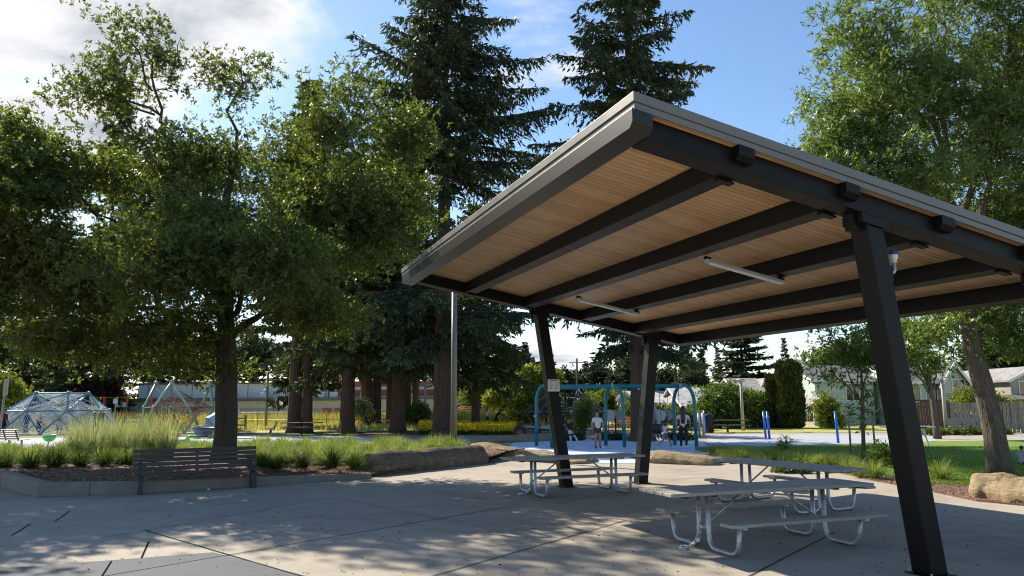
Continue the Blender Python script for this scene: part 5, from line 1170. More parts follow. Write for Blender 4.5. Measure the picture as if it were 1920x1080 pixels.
# blue court posts, bin, white post
for px, py, pt, lab in ((1436, 822, 772, 'left of the close pair of blue posts on the court'), (1443, 823, 772, 'right of the close pair of blue posts on the court'), (1572, 831, 772, 'lone blue post on the court near the young lawn tree'), (1323, 813, 770, 'blue post by the black bin right of the swing frame')):
    b = G(px, py); r = thing('court_post', lab, 'post', b, group='blue game posts on the court'); h = A(px - (1 if px < 1500 else 3), pt, b.y).z; m = MB(); m.tube([(0, 0, 0), (-.05, 0, h)], .058, 12); m.build('pole', BLUE, r)
    m = MB(); m.lathe([(.059, h), (.04, h + .03), (0, h + .04)], (-.05, 0, 0)); m.build('cap', BLUE, r); m = MB(); m.box((-.02, -.085, h * .8), (.1, .03, .05)); m.build('net_hook', HUB, r)
b = GX(1326, 47, 0); r = thing('litter_bin', 'black round litter bin beside a blue post at the court corner', 'bin', b); m = MB(); m.lathe([(.28, 0), (.32, .05), (.34, .95), (.30, 1.0)], n=14)
for i in range(14): a_q = i * .449; m.bar((.35 * math.cos(a_q), .35 * math.sin(a_q), .06), (.36 * math.cos(a_q), .36 * math.sin(a_q), .95), .03, .02)
m.build('bin_body', BLK, r); m = MB(); m.lathe([(.38, .98), (.37, 1.06), (.2, 1.15), (.12, 1.16)], n=14); m.build('lid', BLK, r)
b = GX(1313, 44, 0); r = thing('bollard', 'pair of short white posts left of the black litter bin', 'post', b)
for s in (-1, 1): m = MB(); m.tube([(s * .12, 0, 0), (s * .12, 0, 1.25)], .07, 10); m.build('post', GREYP, r)
# spring discs by the swing
for px, lab in ((1150, 'round grey play panel on a stalk by the middle swing post'), (1245, 'round grey play panel on a stalk behind the running girl')):
    Y = 44; z = A(px, 779, Y).z; r = thing('spinner_toy', lab, 'play equipment', GX(px, Y, 0)); m = MB(); m.tube([(-.25, -.03, z), (-.25, .03, z)], .34, 18); m.build('disc', GREYP, r)
    m = MB(); m.tube([(.15, .05, z), (.15, .11, z)], .34, 18); m.build('back_disc', HUB, r); m = MB(); m.tube([(.1, .02, 0), (.1, .02, z)], .05, 8); m.build('stalk', BLK, r)
# scooter
b = G(1740, 866, .05); r = thing('kick_scooter', 'black kick scooter standing on the lawn right of the nearest column', 'scooter', b, rad(100))
m = MB(); m.bar((-.35, 0, .12), (.30, 0, .10), .13, .04); m.build('deck', BLK, r); m = MB(); m.tube([(.34, 0, .1), (.22, 0, 1.02)], .028, 8); m.build('stem', BLK, r)
m = MB(); m.tube([(.22, -.24, 1.02), (.22, .24, 1.02)], .022, 8); m.build('handlebar', BLK, r)
for x in (.36, -.42):
    m = MB(); m.tube([(x, -.025, .10), (x, .025, .10)], .10, 14); m.build('wheel', BLK, r)

# ------------------------------------------------------------------ fences
def wire_fence(x0, x1, Y, h, step, label):
    r = thing('wire_fence', label, 'fence', ((x0 + x1) / 2, Y, 0)); x = x0
    m = MB(); c_ = (x0 + x1) / 2
    for k in range(int((x1 - x0) / .55)):
        a_q = x0 - c_ + k * .55; m.tube([(a_q, 0, .05), (a_q + .55, 0, h)], .006, 3, cap=False); m.tube([(a_q + .55, 0, .05), (a_q, 0, h)], .006, 3, cap=False)
    for z in (.06, h * .5, h): m.tube([(x0 - c_, 0, z), (x1 - c_, 0, z)], .018, 4)
    m.build('wire_mesh', M('fence_wire', (.16, .15, .14), .5, .1, 3, 0), r)
    while x <= x1: m = MB(); m.tube([(x - c_, 0, 0), (x - c_, 0, h + .05)], .035, 6); m.build('post', POLE, r); x += step
wire_fence(A(420, 756, 64).x, A(812, 756, 64).x, 64, 1.25, 2.9, 'thin wire fence along the yellow meadow')
wire_fence(A(1090, 756, 62).x, A(1335, 756, 62).x, 62, 1.2, 2.9, 'thin wire fence behind the swings before the houses')
# split rail fence
x0, x1 = A(395, 756, 58).x, A(462, 756, 58).x; r = thing('rail_fence', 'brown wooden rail fence right of the oak trunk in the meadow', 'fence', ((x0 + x1) / 2, 58, 0)); w = (x1 - x0) / 2
for x in (-w, 0, w): m = MB(); m.box((x, 0, .55), (.14, .14, 1.1)); m.build('post', RAILW, r)
for z in (.35, .85): m = MB(); m.box((0, .1, z), (2 * w, .06, .12)); m.build('rail', RAILW, r)
def orange(x0, x1, Y, h, label, seed):
    rg = random.Random(seed); c_ = (x0 + x1) / 2; r = thing('safety_fence', label, 'fence', (c_, Y, 0)); m = MB(); n = int((x1 - x0) / .22)
    sag = [h * (.92 + .12 * math.sin(i * .35) + rg.uniform(-.03, .03)) for i in range(n + 1)]
    for j in range(9): m.tube([((x0 - c_) + i * .22, .05 * math.sin(i * .7 + j), .06 + (sag[i] - .06) * j / 8) for i in range(n + 1)], .026, 3, cap=False)
    for i in range(n + 1): m.tube([((x0 - c_) + i * .22, 0, .06), ((x0 - c_) + i * .22, 0, sag[i])], .022, 3, cap=False)
    m.build('net', ORNG, r)
    for k in range(0, n + 1, 11): m = MB(); m.tube([((x0 - c_) + k * .22, .06, 0), ((x0 - c_) + k * .22, .06, h * 1.08)], .03, 5); m.build('post', POLE, r)
orange(A(664, 756, 68).x, A(738, 756, 68).x, 68, 1.15, 'orange plastic safety fence between the cedar trunks', 1)
orange(A(756, 756, 67).x, A(796, 756, 67).x, 67, 1.3, 'orange plastic safety fence left of the standing dark figure', 2)
orange(A(856, 756, 80).x, A(906, 756, 80).x, 80, 1.5, 'orange plastic safety fence right of the giant fir', 3)
orange(A(20, 756, 62).x, A(330, 756, 62).x, 62, 1.25, 'orange plastic safety fence behind the rope dome', 4)
orange(A(1140, 756, 50).x, A(1190, 756, 50).x, 50, .9, 'short orange safety fence behind the middle swing post', 5)
def board_fence(p0, p1, h, label, mat, wb=.15, gap=.02):
    p0, p1 = Vector(p0), Vector(p1); d = p1 - p0; L = d.length; r = thing('board_fence', label, 'fence', ((p0 + p1) / 2), math.atan2(d.y, d.x)); m = MB(); x = -L / 2
    k = 0
    while x < L / 2:
        m.box((x + wb / 2, (-.02 if k % 2 else .02), h / 2 + random.uniform(-.015, .015)), (wb - gap, .022, h)); x += wb; k += 1
    m.build('boards', mat, r)
    for z in (.3, h - .3): m = MB(); m.box((0, .06, z), (L, .05, .09)); m.build('rail', mat, r)
    x = -L / 2
    while x <= L / 2: m = MB(); m.box((x, .07, h / 2), (.1, .1, h + .04)); m.build('post', mat, r); x += 2.4
board_fence(GX(1783, 45.5), GX(1990, 43.5), 1.75, 'tall grey board fence behind the leaning trunk at the right', WEATH, .2, .05)
board_fence(GX(1662, 47), GX(1782, 45.6), 1.8, 'brown board fence before the mint gabled house', BROWNF)
board_fence(GX(903, 82), GX(990, 80), 1.9, 'pale grey board fence before the brown garage', WEATH)
board_fence(GX(1290, 58), GX(1440, 60), 1.7, 'dark shaded board fence under the bushes by the court', BROWNF)

# ------------------------------------------------------------------ buildings
def px2x(px, Y): return A(px, 756, Y).x
def zat(py, Y, px=960): return A(px, py, Y).z
def window(parent, x, y, z, w, h, face=-1, trim=WHITE, axis='y'):
    m = MB(); t_ = .07
    def B(c, s):
        m.box(c if axis == 'y' else (c[1], c[0], c[2]), s if axis == 'y' else (s[1], s[0], s[2]))
    for sx in (-1, 1): B((x + sx * (w / 2 + t_ / 2), y + face * .03, z), (t_, .06, h + 2 * t_))
    for sz in (-1, 1): B((x, y + face * .03, z + sz * (h / 2 + t_ / 2)), (w - .002, .06, t_))
    B((x, y + face * .028, z), (.04, .05, h - .002)); f = m.build('window', trim, parent)
    m2 = MB(); c, s = (x, y + face * .012, z), (w - .002, .02, h - .002); m2.box(c if axis == 'y' else (c[1], c[0], c[2]), s if axis == 'y' else (s[1], s[0], s[2])); m2.build('pane', GLASS, f)
def house(label, px0, px1, Y, py_eave, py_ridge, depth, wall, roof, ridge='x', wins=(), rz=0.0, over=.35, trim=WHITE, name='house', base=0.0):
    """front wall from px0 to px1 at Y; ridge along x (eaves to us) or y (gable to us)"""
    x0, x1 = px2x(px0, Y), px2x(px1, Y); cx_, w = (x0 + x1) / 2, x1 - x0; pm = (px0 + px1) / 2
    ze, zr = zat(py_eave, Y, pm), zat(py_ridge, Y if ridge == 'y' else Y + depth / 2, pm); r = thing(name, label, 'house', (cx_, Y, base), rz)
    m = MB(); hw = w / 2
    if ridge == 'x':
        m.add([(-hw, 0, 0), (hw, 0, 0), (hw, 0, ze), (-hw, 0, ze), (-hw, depth, 0), (hw, depth, 0), (hw, depth, ze), (-hw, depth, ze), (-hw, depth / 2, zr), (hw, depth / 2, zr)],
              [(0, 1, 2, 3), (5, 4, 7, 6), (1, 5, 6, 9, 2), (4, 0, 3, 8, 7)])
        sl_ = (zr - ze) / (depth / 2); rf = MB()
        for s in (0, 1):
            ya, yb = (-over, depth / 2) if s == 0 else (depth + over, depth / 2); za = ze - over * sl_
            q = [(-hw - over, ya, za), (hw + over, ya, za), (hw + over, yb, zr), (-hw - over, yb, zr)]; rf.hexa([(a_, b_, c_ + .01) for a_, b_, c_ in q] + [(a_, b_, c_ + .16) for a_, b_, c_ in q])
        fa = MB()
        for s in (-1, 1):
            fa.bar((s * (hw + over + .02), -over, ze - over * sl_ + .06), (s * (hw + over + .02), depth / 2, zr + .06), .05, .2); 
        fa.box((0, -over - .03, ze - over * sl_ + .06), (w + 2 * over, .05, .18))
    else:
        m.add([(-hw, 0, 0), (hw, 0, 0), (hw, 0, ze), (0, 0, zr), (-hw, 0, ze), (-hw, depth, 0), (hw, depth, 0), (hw, depth, ze), (0, depth, zr), (-hw, depth, ze)],
              [(0, 1, 2, 3, 4), (6, 5, 9, 8, 7), (1, 6, 7, 2), (5, 0, 4, 9)])
        sl_ = (zr - ze) / hw; rf = MB()
        for s in (-1, 1):
            q = [(s * (hw + over), -over, ze - over * sl_), (0, -over, zr), (0, depth + over, zr), (s * (hw + over), depth + over, ze - over * sl_)]; rf.hexa([(a_, b_, c_ + .01) for a_, b_, c_ in q] + [(a_, b_, c_ + .16) for a_, b_, c_ in q])
        fa = MB()
        for s in (-1, 1): fa.bar((s * (hw + over), -over - .03, ze - over * sl_ + .05), (s * .02, -over - .03, zr + .05), .05, .2)
    m.build('wall', wall, r); rf.build('roof', roof, r); fa.build('fascia_board', trim, r)
    for (px, py, ww, hh) in wins: window(r, px2x(px, Y) - cx_, 0, zat(py, Y, px), ww, hh)
    return r, cx_, ze, zr
# school
SY = 96
r = thing('school', 'long pale block school with a flat roof and red and white upper storey', 'school', (px2x(500, SY), SY, 0)); X0 = px2x(500, SY)
def sblock(name, px0, px1, py, y0, dep, mat, py0=None):
    x0, x1 = px2x(px0, SY) - X0, px2x(px1, SY) - X0; z1 = zat(py, SY, (px0 + px1) / 2); z0 = 0 if py0 is None else zat(py0, SY, (px0 + px1) / 2)
    m = MB(); m.box(((x0 + x1) / 2, y0 + dep / 2, (z0 + z1) / 2), (x1 - x0, dep, z1 - z0)); return m.build(name, mat, r)
sblock('wall', 176, 640, 752, 0, 12, BLK_); sblock('wall_base', 176, 640, 766, -.06, .06, BLKD); sblock('roof_edge', 172, 642, 746, -.5, 12.6, DKTRIM, 751.5)
sblock('upper_wall', 236, 596, 719, 3, 9, SCHW); sblock('roof_edge', 234, 598, 716, 2.8, 9.4, DKTRIM, 718.6)
sblock('corner_block', 540, 604, 714, 2.4, .58, SCHW)
sblock('gym_wall', 598, 915, 712, 5, 20, SCHW); sblock('red_band', 592, 880, 723, 4.9, .08, SCHR, 712.5) ; sblock('red_band', 590, 905, 741, 4.86, .1, SCHR, 729); sblock('lower_wing', 641, 915, 748, .2, 4.6, BLK_); sblock('roof_edge', 640, 918, 744, -.1, 4.7, DKTRIM, 747.7)
for px0, px1 in ((356, 378), (606, 622), (628, 638), (893, 905)): sblock('door', px0, px1, 765, -.12, .05, SCHR)
for px in (255, 300, 340, 398, 448, 540, 575): sblock('wall_seam', px, px + .7, 719.5, 2.94, .05, DKTRIM, 745)
for px in (262, 283, 436): sblock('window', px, px + 10, 770, -.1, .03, GLASS, 779.0) if 0 else sblock('side_door', px, px + 8, 761, -.1, .03, BLKD)
for px, lab in ((489, 0), (529, 1), (620, 2), (597, 3), (415, 4), (380, 5)):
    x = px2x(px, SY); z = zat(746, SY); u = thing('roof_unit', ('white boxy roof vent on the low school roof, counted along it', 'white boxy roof vent on the low school roof, counted along it')[0].replace(', counted along it', ''), 'roof vent', (x, SY + 1.5, z), group='roof vents on the school')
    m = MB(); m.box((0, 0, .45), (.9, .8, .9)); m.build('casing', WHITE, u, bevel=.05); m = MB(); m.lathe([(.2, .9), (.34, 1.0), (.34, 1.2), (0, 1.3)], n=10); m.build('hood', GREYP, u)
# maroon roofed building at the left
rr, cx_, ze, zr = house('dark maroon building with a long sloping pale roof edge at the far left', -60, 104, 86, 730, 702, 14, MAROON, M('pale_roof', (.42, .40, .36), .7, .1, 2, .1), 'y', (), 0, .5, POLL, 'hall')
# houses, left to right
house('small white gabled house seen over the brown garage roof', 968, 1000, 98, 729, 718, 9, WSID, SHD, 'y', ((984, 738, .9, 1.3),), over=.3)
house('low brown garage with a shallow shingle roof behind the grey board fence', 932, 998, 84, 767, 747, 10, BRNW, SHB, 'x', (), over=.6, trim=BRNW, name='garage')
house('small white porch house beside the brown garage', 908, 928, 88, 757, 749, 6, WSID, SHL, 'y', ((914, 764, .7, 1.0), (922, 764, .7, 1.0)), over=.2)
house('pale roofed low house seen through the dark rope climber', 1004, 1086, 74, 763, 741, 9, BRNW, SHL, 'x', ((1030, 774, 1.0, .8), (1062, 774, 1.0, .8)))
house('brown roofed house above the vine covered tree', 1100, 1192, 92, 728, 712, 10, GREYS, SHB, 'x', ((1120, 738, 1.2, 1.1), (1165, 738, 1.2, 1.1)))
house('cream gabled shed beside the vine covered tree', 1160, 1182, 58, 748, 737, 8, CREAM, SHD, 'y', (), over=.2, name='shed')
house('long pale roofed house behind the right swing bay', 1176, 1262, 68, 757, 736, 11, GREYS, SHL, 'x', ((1200, 766, 1.0, .9), (1240, 766, 1.0, .9)))
house('white sided gable house wing right of the trunk by the swings', 1258, 1284, 66, 757, 742, 8, GREYS, SHG, 'y', ((1271, 766, .8, .8),))
house('grey shingled low house right of the swing frame', 1284, 1338, 63, 762, 729, 10, BRNW, SHL, 'x', ((1310, 770, 1.4, .9),))
house('grey house with a large pale shingle roof behind the tall lamp post', 1392, 1440, 70, 738, 712, 9, GBLUE, SHG, 'x', ((1410, 746, .8, .9),))
house('grey blue gabled house end beside the slim hedge column', 1420, 1452, 72, 738, 712, 10, GBLUE, SHG, 'y', ((1433, 738, .6, 1.2),), over=.4)
house('small pale gable peeking over the big grey shingle roof', 1398, 1424, 86, 716, 707, 6, WSID, SHG, 'y', ())
# mint porch house
hr, hx, ze, zr = house('two storey mint clapboard house with a small front porch', 1530, 1640, 62, 713, 688, 10, MINT, SHD, 'x', ((1600, 735, 1.0, 1.3),))
x0, x1 = px2x(1506, 61) - hx, px2x(1545, 61) - hx; zp = zat(762, 60); m = MB()
zt = zat(747, 60); mid_ = (x0 + x1) / 2
for s, xa in ((-1, x0 - .2), (1, x1 + .2)):
    q = [(xa, -3.2, zp - .12), (mid_, -3.2, zt), (mid_, -.01, zt), (xa, -.01, zp - .12)]; m.hexa(q + [(a_, b_, c_ + .12) for a_, b_, c_ in q])
m.build('porch_roof', SHG, hr); m = MB(); m.add([(x0, -3.0, zp), (x1, -3.0, zp), (mid_, -3.0, zt - .03), (x0, -2.9, zp), (x1, -2.9, zp), (mid_, -2.9, zt - .03)], [(0, 1, 2), (5, 4, 3), (0, 3, 4, 1), (1, 4, 5, 2), (2, 5, 3, 0)]); m.build('porch_gable', PALEM, hr)
for f in (0.04, .36, .68, .98): m = MB(); xx = x0 + (x1 - x0) * f; m.box((xx, -2.95, zp / 2), (.14, .14, zp)); m.build('porch_post', WHITE, hr)
m = MB(); m.box((mid_, -2.95, .95), (x1 - x0, .06, .06)); m.box((mid_, -2.95, .35), (x1 - x0, .06, .06))
for i in range(16): m.box((x0 + (x1 - x0) * (i + .5) / 16, -2.95, .65), (.05, .04, .55))
m.build('porch_railing', WHITE, hr); m = MB(); m.box((mid_, -1.55, .12), (x1 - x0, 2.9, .24)); m.build('porch_floor', POLL, hr)
m = MB(); m.box((mid_ + .3, -.03, 1.3), (.95, .05, 2.1)); m.build('door', DKTRIM, hr)
o = Vector((hx + x1 + .05, 58.6, 3.0)); fl = thing('flag', 'furled pale flag on a short staff at the mint house porch', 'flag', o); m = MB(); m.tube([(0, 0, 0), (-.7, -.3, .55)], .02, 6); m.build('staff', POLL, fl)
m = MB(); m.add([(-.1, -.05, .08), (-.7, -.3, .55), (-.95, -.2, .2), (-.75, -.35, -.1), (-.25, -.1, -.35), (-.05, 0, -.2)], [(0, 1, 2, 3, 4, 5)]); m.add([(-.1, -.01, .08), (-.7, -.26, .55), (-.95, -.16, .2), (-.75, -.31, -.1), (-.25, -.06, -.35), (-.05, .04, -.2)], [(5, 4, 3, 2, 1, 0)]); m.build('cloth', M('flag_cloth', (.45, .45, .5), .8, .4, 4, 0), fl)
# mint twin gabled house
h2, hx2, ze2, zr2 = house('pale mint house with a tall gable behind the leaning trunk', 1769, 1815, 58, 716, 683, 10, PALEM, SHD, 'y', ((1800, 733, .9, 1.7), (1785, 775, .8, .7), (1806, 775, .8, .7)), over=.4)
h3, hx3, _, _ = house('mint house wing with a dark lean-to roof and narrow window', 1690, 1768, 58.5, 716, 688, 9, MINT, SHD, 'x', ((1748, 731, .8, 1.7), (1715, 735, .9, 1.4)), over=.4)
m = MB(); x0, x1 = px2x(1736, 57) - hx2, px2x(1818, 57) - hx2; q = [(x0, -1.5, zat(766, 56.5)), (x1, -1.5, zat(766, 56.5)), (x1, -.012, zat(757, 58)), (x0, -.012, zat(757, 58))]; m.hexa(q + [(a_, b_, c_ + .12) for a_, b_, c_ in q]); m.build('lean_to_roof', SHD, h2)
o = Vector((px2x(1815, 57), 57.4, zat(772, 57))); bw = thing('wheel_decoration', 'round dark wheel hung on the mint gabled house wall', 'wheel', o); m = MB(); m.tube([(.38 * math.cos(q * .4488), 0, .38 * math.sin(q * .4488)) for q in range(15)], .03, 5, cap=False)
for q in range(4): m.tube([(.38 * math.cos(q * .785), 0, .38 * math.sin(q * .785)), (-.38 * math.cos(q * .785), 0, -.38 * math.sin(q * .785))], .012, 4)
m.build('wheel_rim', BLK, bw)
house('small teal house with a pale roof between the leaning trunk and the beige house', 1850, 1892, 78, 731, 716, 9, TEALS, SHL, 'x', ())
h4, hx4, _, _ = house('beige clapboard house at the right edge', 1898, 1990, 57, 712, 690, 10, BEIGE, SHG, 'y', ((1926, 733, .9, 1.4),))
m = MB(); x0, x1 = px2x(1888, 56) - hx4, px2x(1975, 56) - hx4; q = [(x0, -2.2, zat(758, 55)), (x1, -2.2, zat(758, 55)), (x1, -.012, zat(749, 57)), (x0, -.012, zat(749, 57))]; m.hexa(q + [(a_, b_, c_ + .14) for a_, b_, c_ in q]); m.build('porch_roof', SHD, h4)
for f in (.06, .9): m = MB(); xx = x0 + (x1 - x0) * f; m.box((xx, -2.1, zat(758, 55) / 2), (.14, .14, zat(758, 55))); m.build('porch_post', POLL, h4)

# ------------------------------------------------------------------ car by the porch
def car(px, Y, rz, label, body):
    r = thing('parked_car', label, 'car', GX(px, Y, 0), rz); L, w = 4.6, 1.8
    pr = [(-2.3, .35), (-2.3, .95), (-2.1, 1.05), (-1.9, 1.62), (-1.6, 1.72), (.35, 1.72), (.95, 1.12), (2.05, 1.0), (2.28, .85), (2.3, .35)]
    m = MB(); n = len(pr); vs = [(x, s * (w / 2 if z < 1.15 else w / 2 - .14), z) for s in (-1, 1) for x, z in pr]; m.add(vs, [tuple(range(n)), tuple(range(2 * n - 1, n - 1, -1))] + [(i, (i + 1) % n, n + (i + 1) % n, n + i) for i in range(n)]); m.build('body', body, r, bevel=.05)
    m = MB()
    for s in (-1, 1):
        yy = s * (w / 2 - .125 + .0); m.add([(-1.75, yy, 1.14), (.72, yy, 1.14), (.25, yy, 1.62), (-1.6, yy, 1.62)], [(0, 1, 2, 3)])
    m.add([(.97, -.66, 1.14), (.97, .66, 1.14), (.42, .62, 1.68), (.42, -.62, 1.68)], [(0, 1, 2, 3)]); m.add([(-2.12, -.66, 1.12), (-2.12, .66, 1.12), (-1.93, .62, 1.6), (-1.93, -.62, 1.6)], [(0, 1, 2, 3)]); m.build('window', GLASS, r)
    for x in (-1.4, 1.45):
        for s in (-1, 1):
            m = MB(); m.tube([(x, s * (w / 2 - .16), .34), (x, s * (w / 2 + .01), .34)], .34, 16); wl = m.build('wheel', BLK, r); m = MB(); m.tube([(x, s * (w / 2 + .005), .34), (x, s * (w / 2 + .02), .34)], .2, 12); m.build('rim', GALV, wl)
    for s in (-1, 1): m = MB(); m.box((2.28, s * .65, .78), (.06, .35, .16)); m.build('headlight', LENS, r); m = MB(); m.box((-2.3, s * .75, .85), (.04, .2, .3)); m.build('tail_light', REDC, r)
car(1516, 66, rad(215), 'pale silver car parked behind the mint house porch', M('car_silver', (.62, .60, .58), .25, .04, 2, 0, metal=.3))
car(885, 90, rad(4), 'dark blue car parked by the school behind the orange fence', M('car_blue', (.02, .04, .12), .25, .04, 2, 0))
# pennant string and red markers near the dome
o = GX(215, 74, 0); r = thing('pennant_line', 'string of small yellow pennants above the rope dome', 'bunting', o); m = MB(); za = zat(739, 74); m.tube([(-4.0, 0, za), (0, 0, za - .12), (4.0, 0, za)], .015, 4); m.build('cord', YELP, r)
m = MB()
for x in (-3.2, -2.4, -1.4, .2, 1.2): m.add([(x - .16, 0, za - .03), (x + .16, 0, za - .03), (x, 0, za - .36), (x, .015, za - .1)], [(0, 1, 2), (1, 0, 3), (2, 1, 3), (0, 2, 3)])
m.build('pennants', YELP, r)
for px, lab in ((195, 'red upright marker on a post right of the rope dome top'), (238, 'red upright marker near the white school wall corner'), (283, 'red upright marker beside the green tower leg')):
    r = thing('marker_post', lab, 'marker post', GX(px, 74, 0)); zz2 = zat(746, 74); m = MB(); m.tube([(0, 0, 0), (0, 0, zz2 - .4)], .04, 6); m.build('post', POLE, r); m = MB(); m.box((0, 0, zz2), (.22, .04, .75)); m.build('panel', REDC, r)
# ------------------------------------------------------------------ people
SKIN = M('skin', (.36, .20, .14), .6, .08, 6, 0); SKIND = M('skin_deep', (.20, .11, .075), .6, .08, 6, 0); EYE = M('eye_dark', (.015, .012, .01), .3, .1, 4, 0); LIP = M('lip', (.33, .12, .10), .5, .1, 4, 0)
def cloth(n, c): return M(n, c, .9, .15, 9, .3, 30)
POSES = {
 'stand': dict(),
 'walk': dict(kneeL=(.075, -.10, .28), ankL=(.07, -.13, .045), kneeR=(-.065, .02, .27), ankR=(-.06, .17, .07), elbL=(.155, .06, .64), wriL=(.16, .06, .50), elbR=(-.155, -.06, .64), wriR=(-.15, -.14, .52)),
 'run': dict(kneeL=(.07, -.17, .30), ankL=(.07, -.22, .06), kneeR=(-.06, .10, .28), ankR=(-.06, .30, .10), elbL=(.16, .10, .66), wriL=(.14, .02, .58), elbR=(-.16, -.10, .66), wriR=(-.12, -.20, .66), chest=(0, -.05, .76), neck=(0, -.065, .84), head=(0, -.09, .93)),
 'kick': dict(chest=(0, .06, .74), neck=(0, .075, .82), head=(0, .05, .915), kneeL=(.08, -.16, .33), ankL=(.10, -.30, .13), kneeR=(-.06, -.07, .27), ankR=(-.05, -.03, .045), elbL=(.15, .02, .64), wriL=(.15, -.06, .54), elbR=(-.17, .10, .62), wriR=(-.19, .10, .49)),
 'sit': dict(kneeL=(.075, -.24, .47), ankL=(.08, -.30, .24), kneeR=(-.075, -.24, .47), ankR=(-.08, -.30, .24), elbL=(.15, -.05, .68), wriL=(.14, -.12, .80), elbR=(-.15, -.05, .68), wriR=(-.14, -.12, .80)),
 'floor': dict(kneeL=(.10, -.20, .66), ankL=(.09, -.28, .47), kneeR=(-.10, -.20, .66), ankR=(-.09, -.28, .47), elbL=(.15, -.08, .66), wriL=(.10, -.17, .68), elbR=(-.15, -.08, .66), wriR=(-.10, -.17, .68), chest=(0, -.03, .75), neck=(0, -.05, .83), head=(0, -.07, .92)),
 'bend': dict(spine=(0, -.07, .62), chest=(0, -.16, .70), neck=(0, -.22, .76), head=(0, -.29, .83), shL=(.115, -.17, .74), shR=(-.115, -.17, .74), elbL=(.17, -.27, .62), wriL=(.17, -.36, .52), elbR=(-.24, -.10, .66), wriR=(-.30, -.16, .56), kneeL=(.075, -.08, .28), ankL=(.07, -.06, .045), kneeR=(-.07, .04, .27), ankR=(-.07, .10, .06)),
 'crouch': dict(kneeL=(.09, -.24, .44), ankL=(.08, -.10, .24), kneeR=(-.09, -.24, .44), ankR=(-.08, -.10, .24), elbL=(.15, -.16, .60), wriL=(.10, -.26, .50), elbR=(-.15, -.16, .60), wriR=(-.10, -.26, .50), chest=(0, -.10, .74), neck=(0, -.14, .81), head=(0, -.19, .90), spine=(0, -.04, .63)),
 'climb': dict(elbL=(.18, -.08, .86), wriL=(.17, -.14, .98), elbR=(-.17, -.10, .80), wriR=(-.16, -.16, .92), kneeL=(.09, -.16, .36), ankL=(.08, -.10, .16), kneeR=(-.06, -.02, .27), ankR=(-.06, .02, .045)),
}
BASE = dict(pelvis=(0, 0, .52), spine=(0, 0, .63), chest=(0, 0, .755), neck=(0, .005, .84), head=(0, -.015, .93), shL=(.105, 0, .79), shR=(-.105, 0, .79), elbL=(.145, .01, .63), elbR=(-.145, .01, .63), wriL=(.16, -.03, .49), wriR=(-.16, -.03, .49),
            hipL=(.052, 0, .50), hipR=(-.052, 0, .50), kneeL=(.06, -.015, .28), kneeR=(-.06, -.015, .28), ankL=(.065, .01, .045), ankR=(-.065, .01, .045))
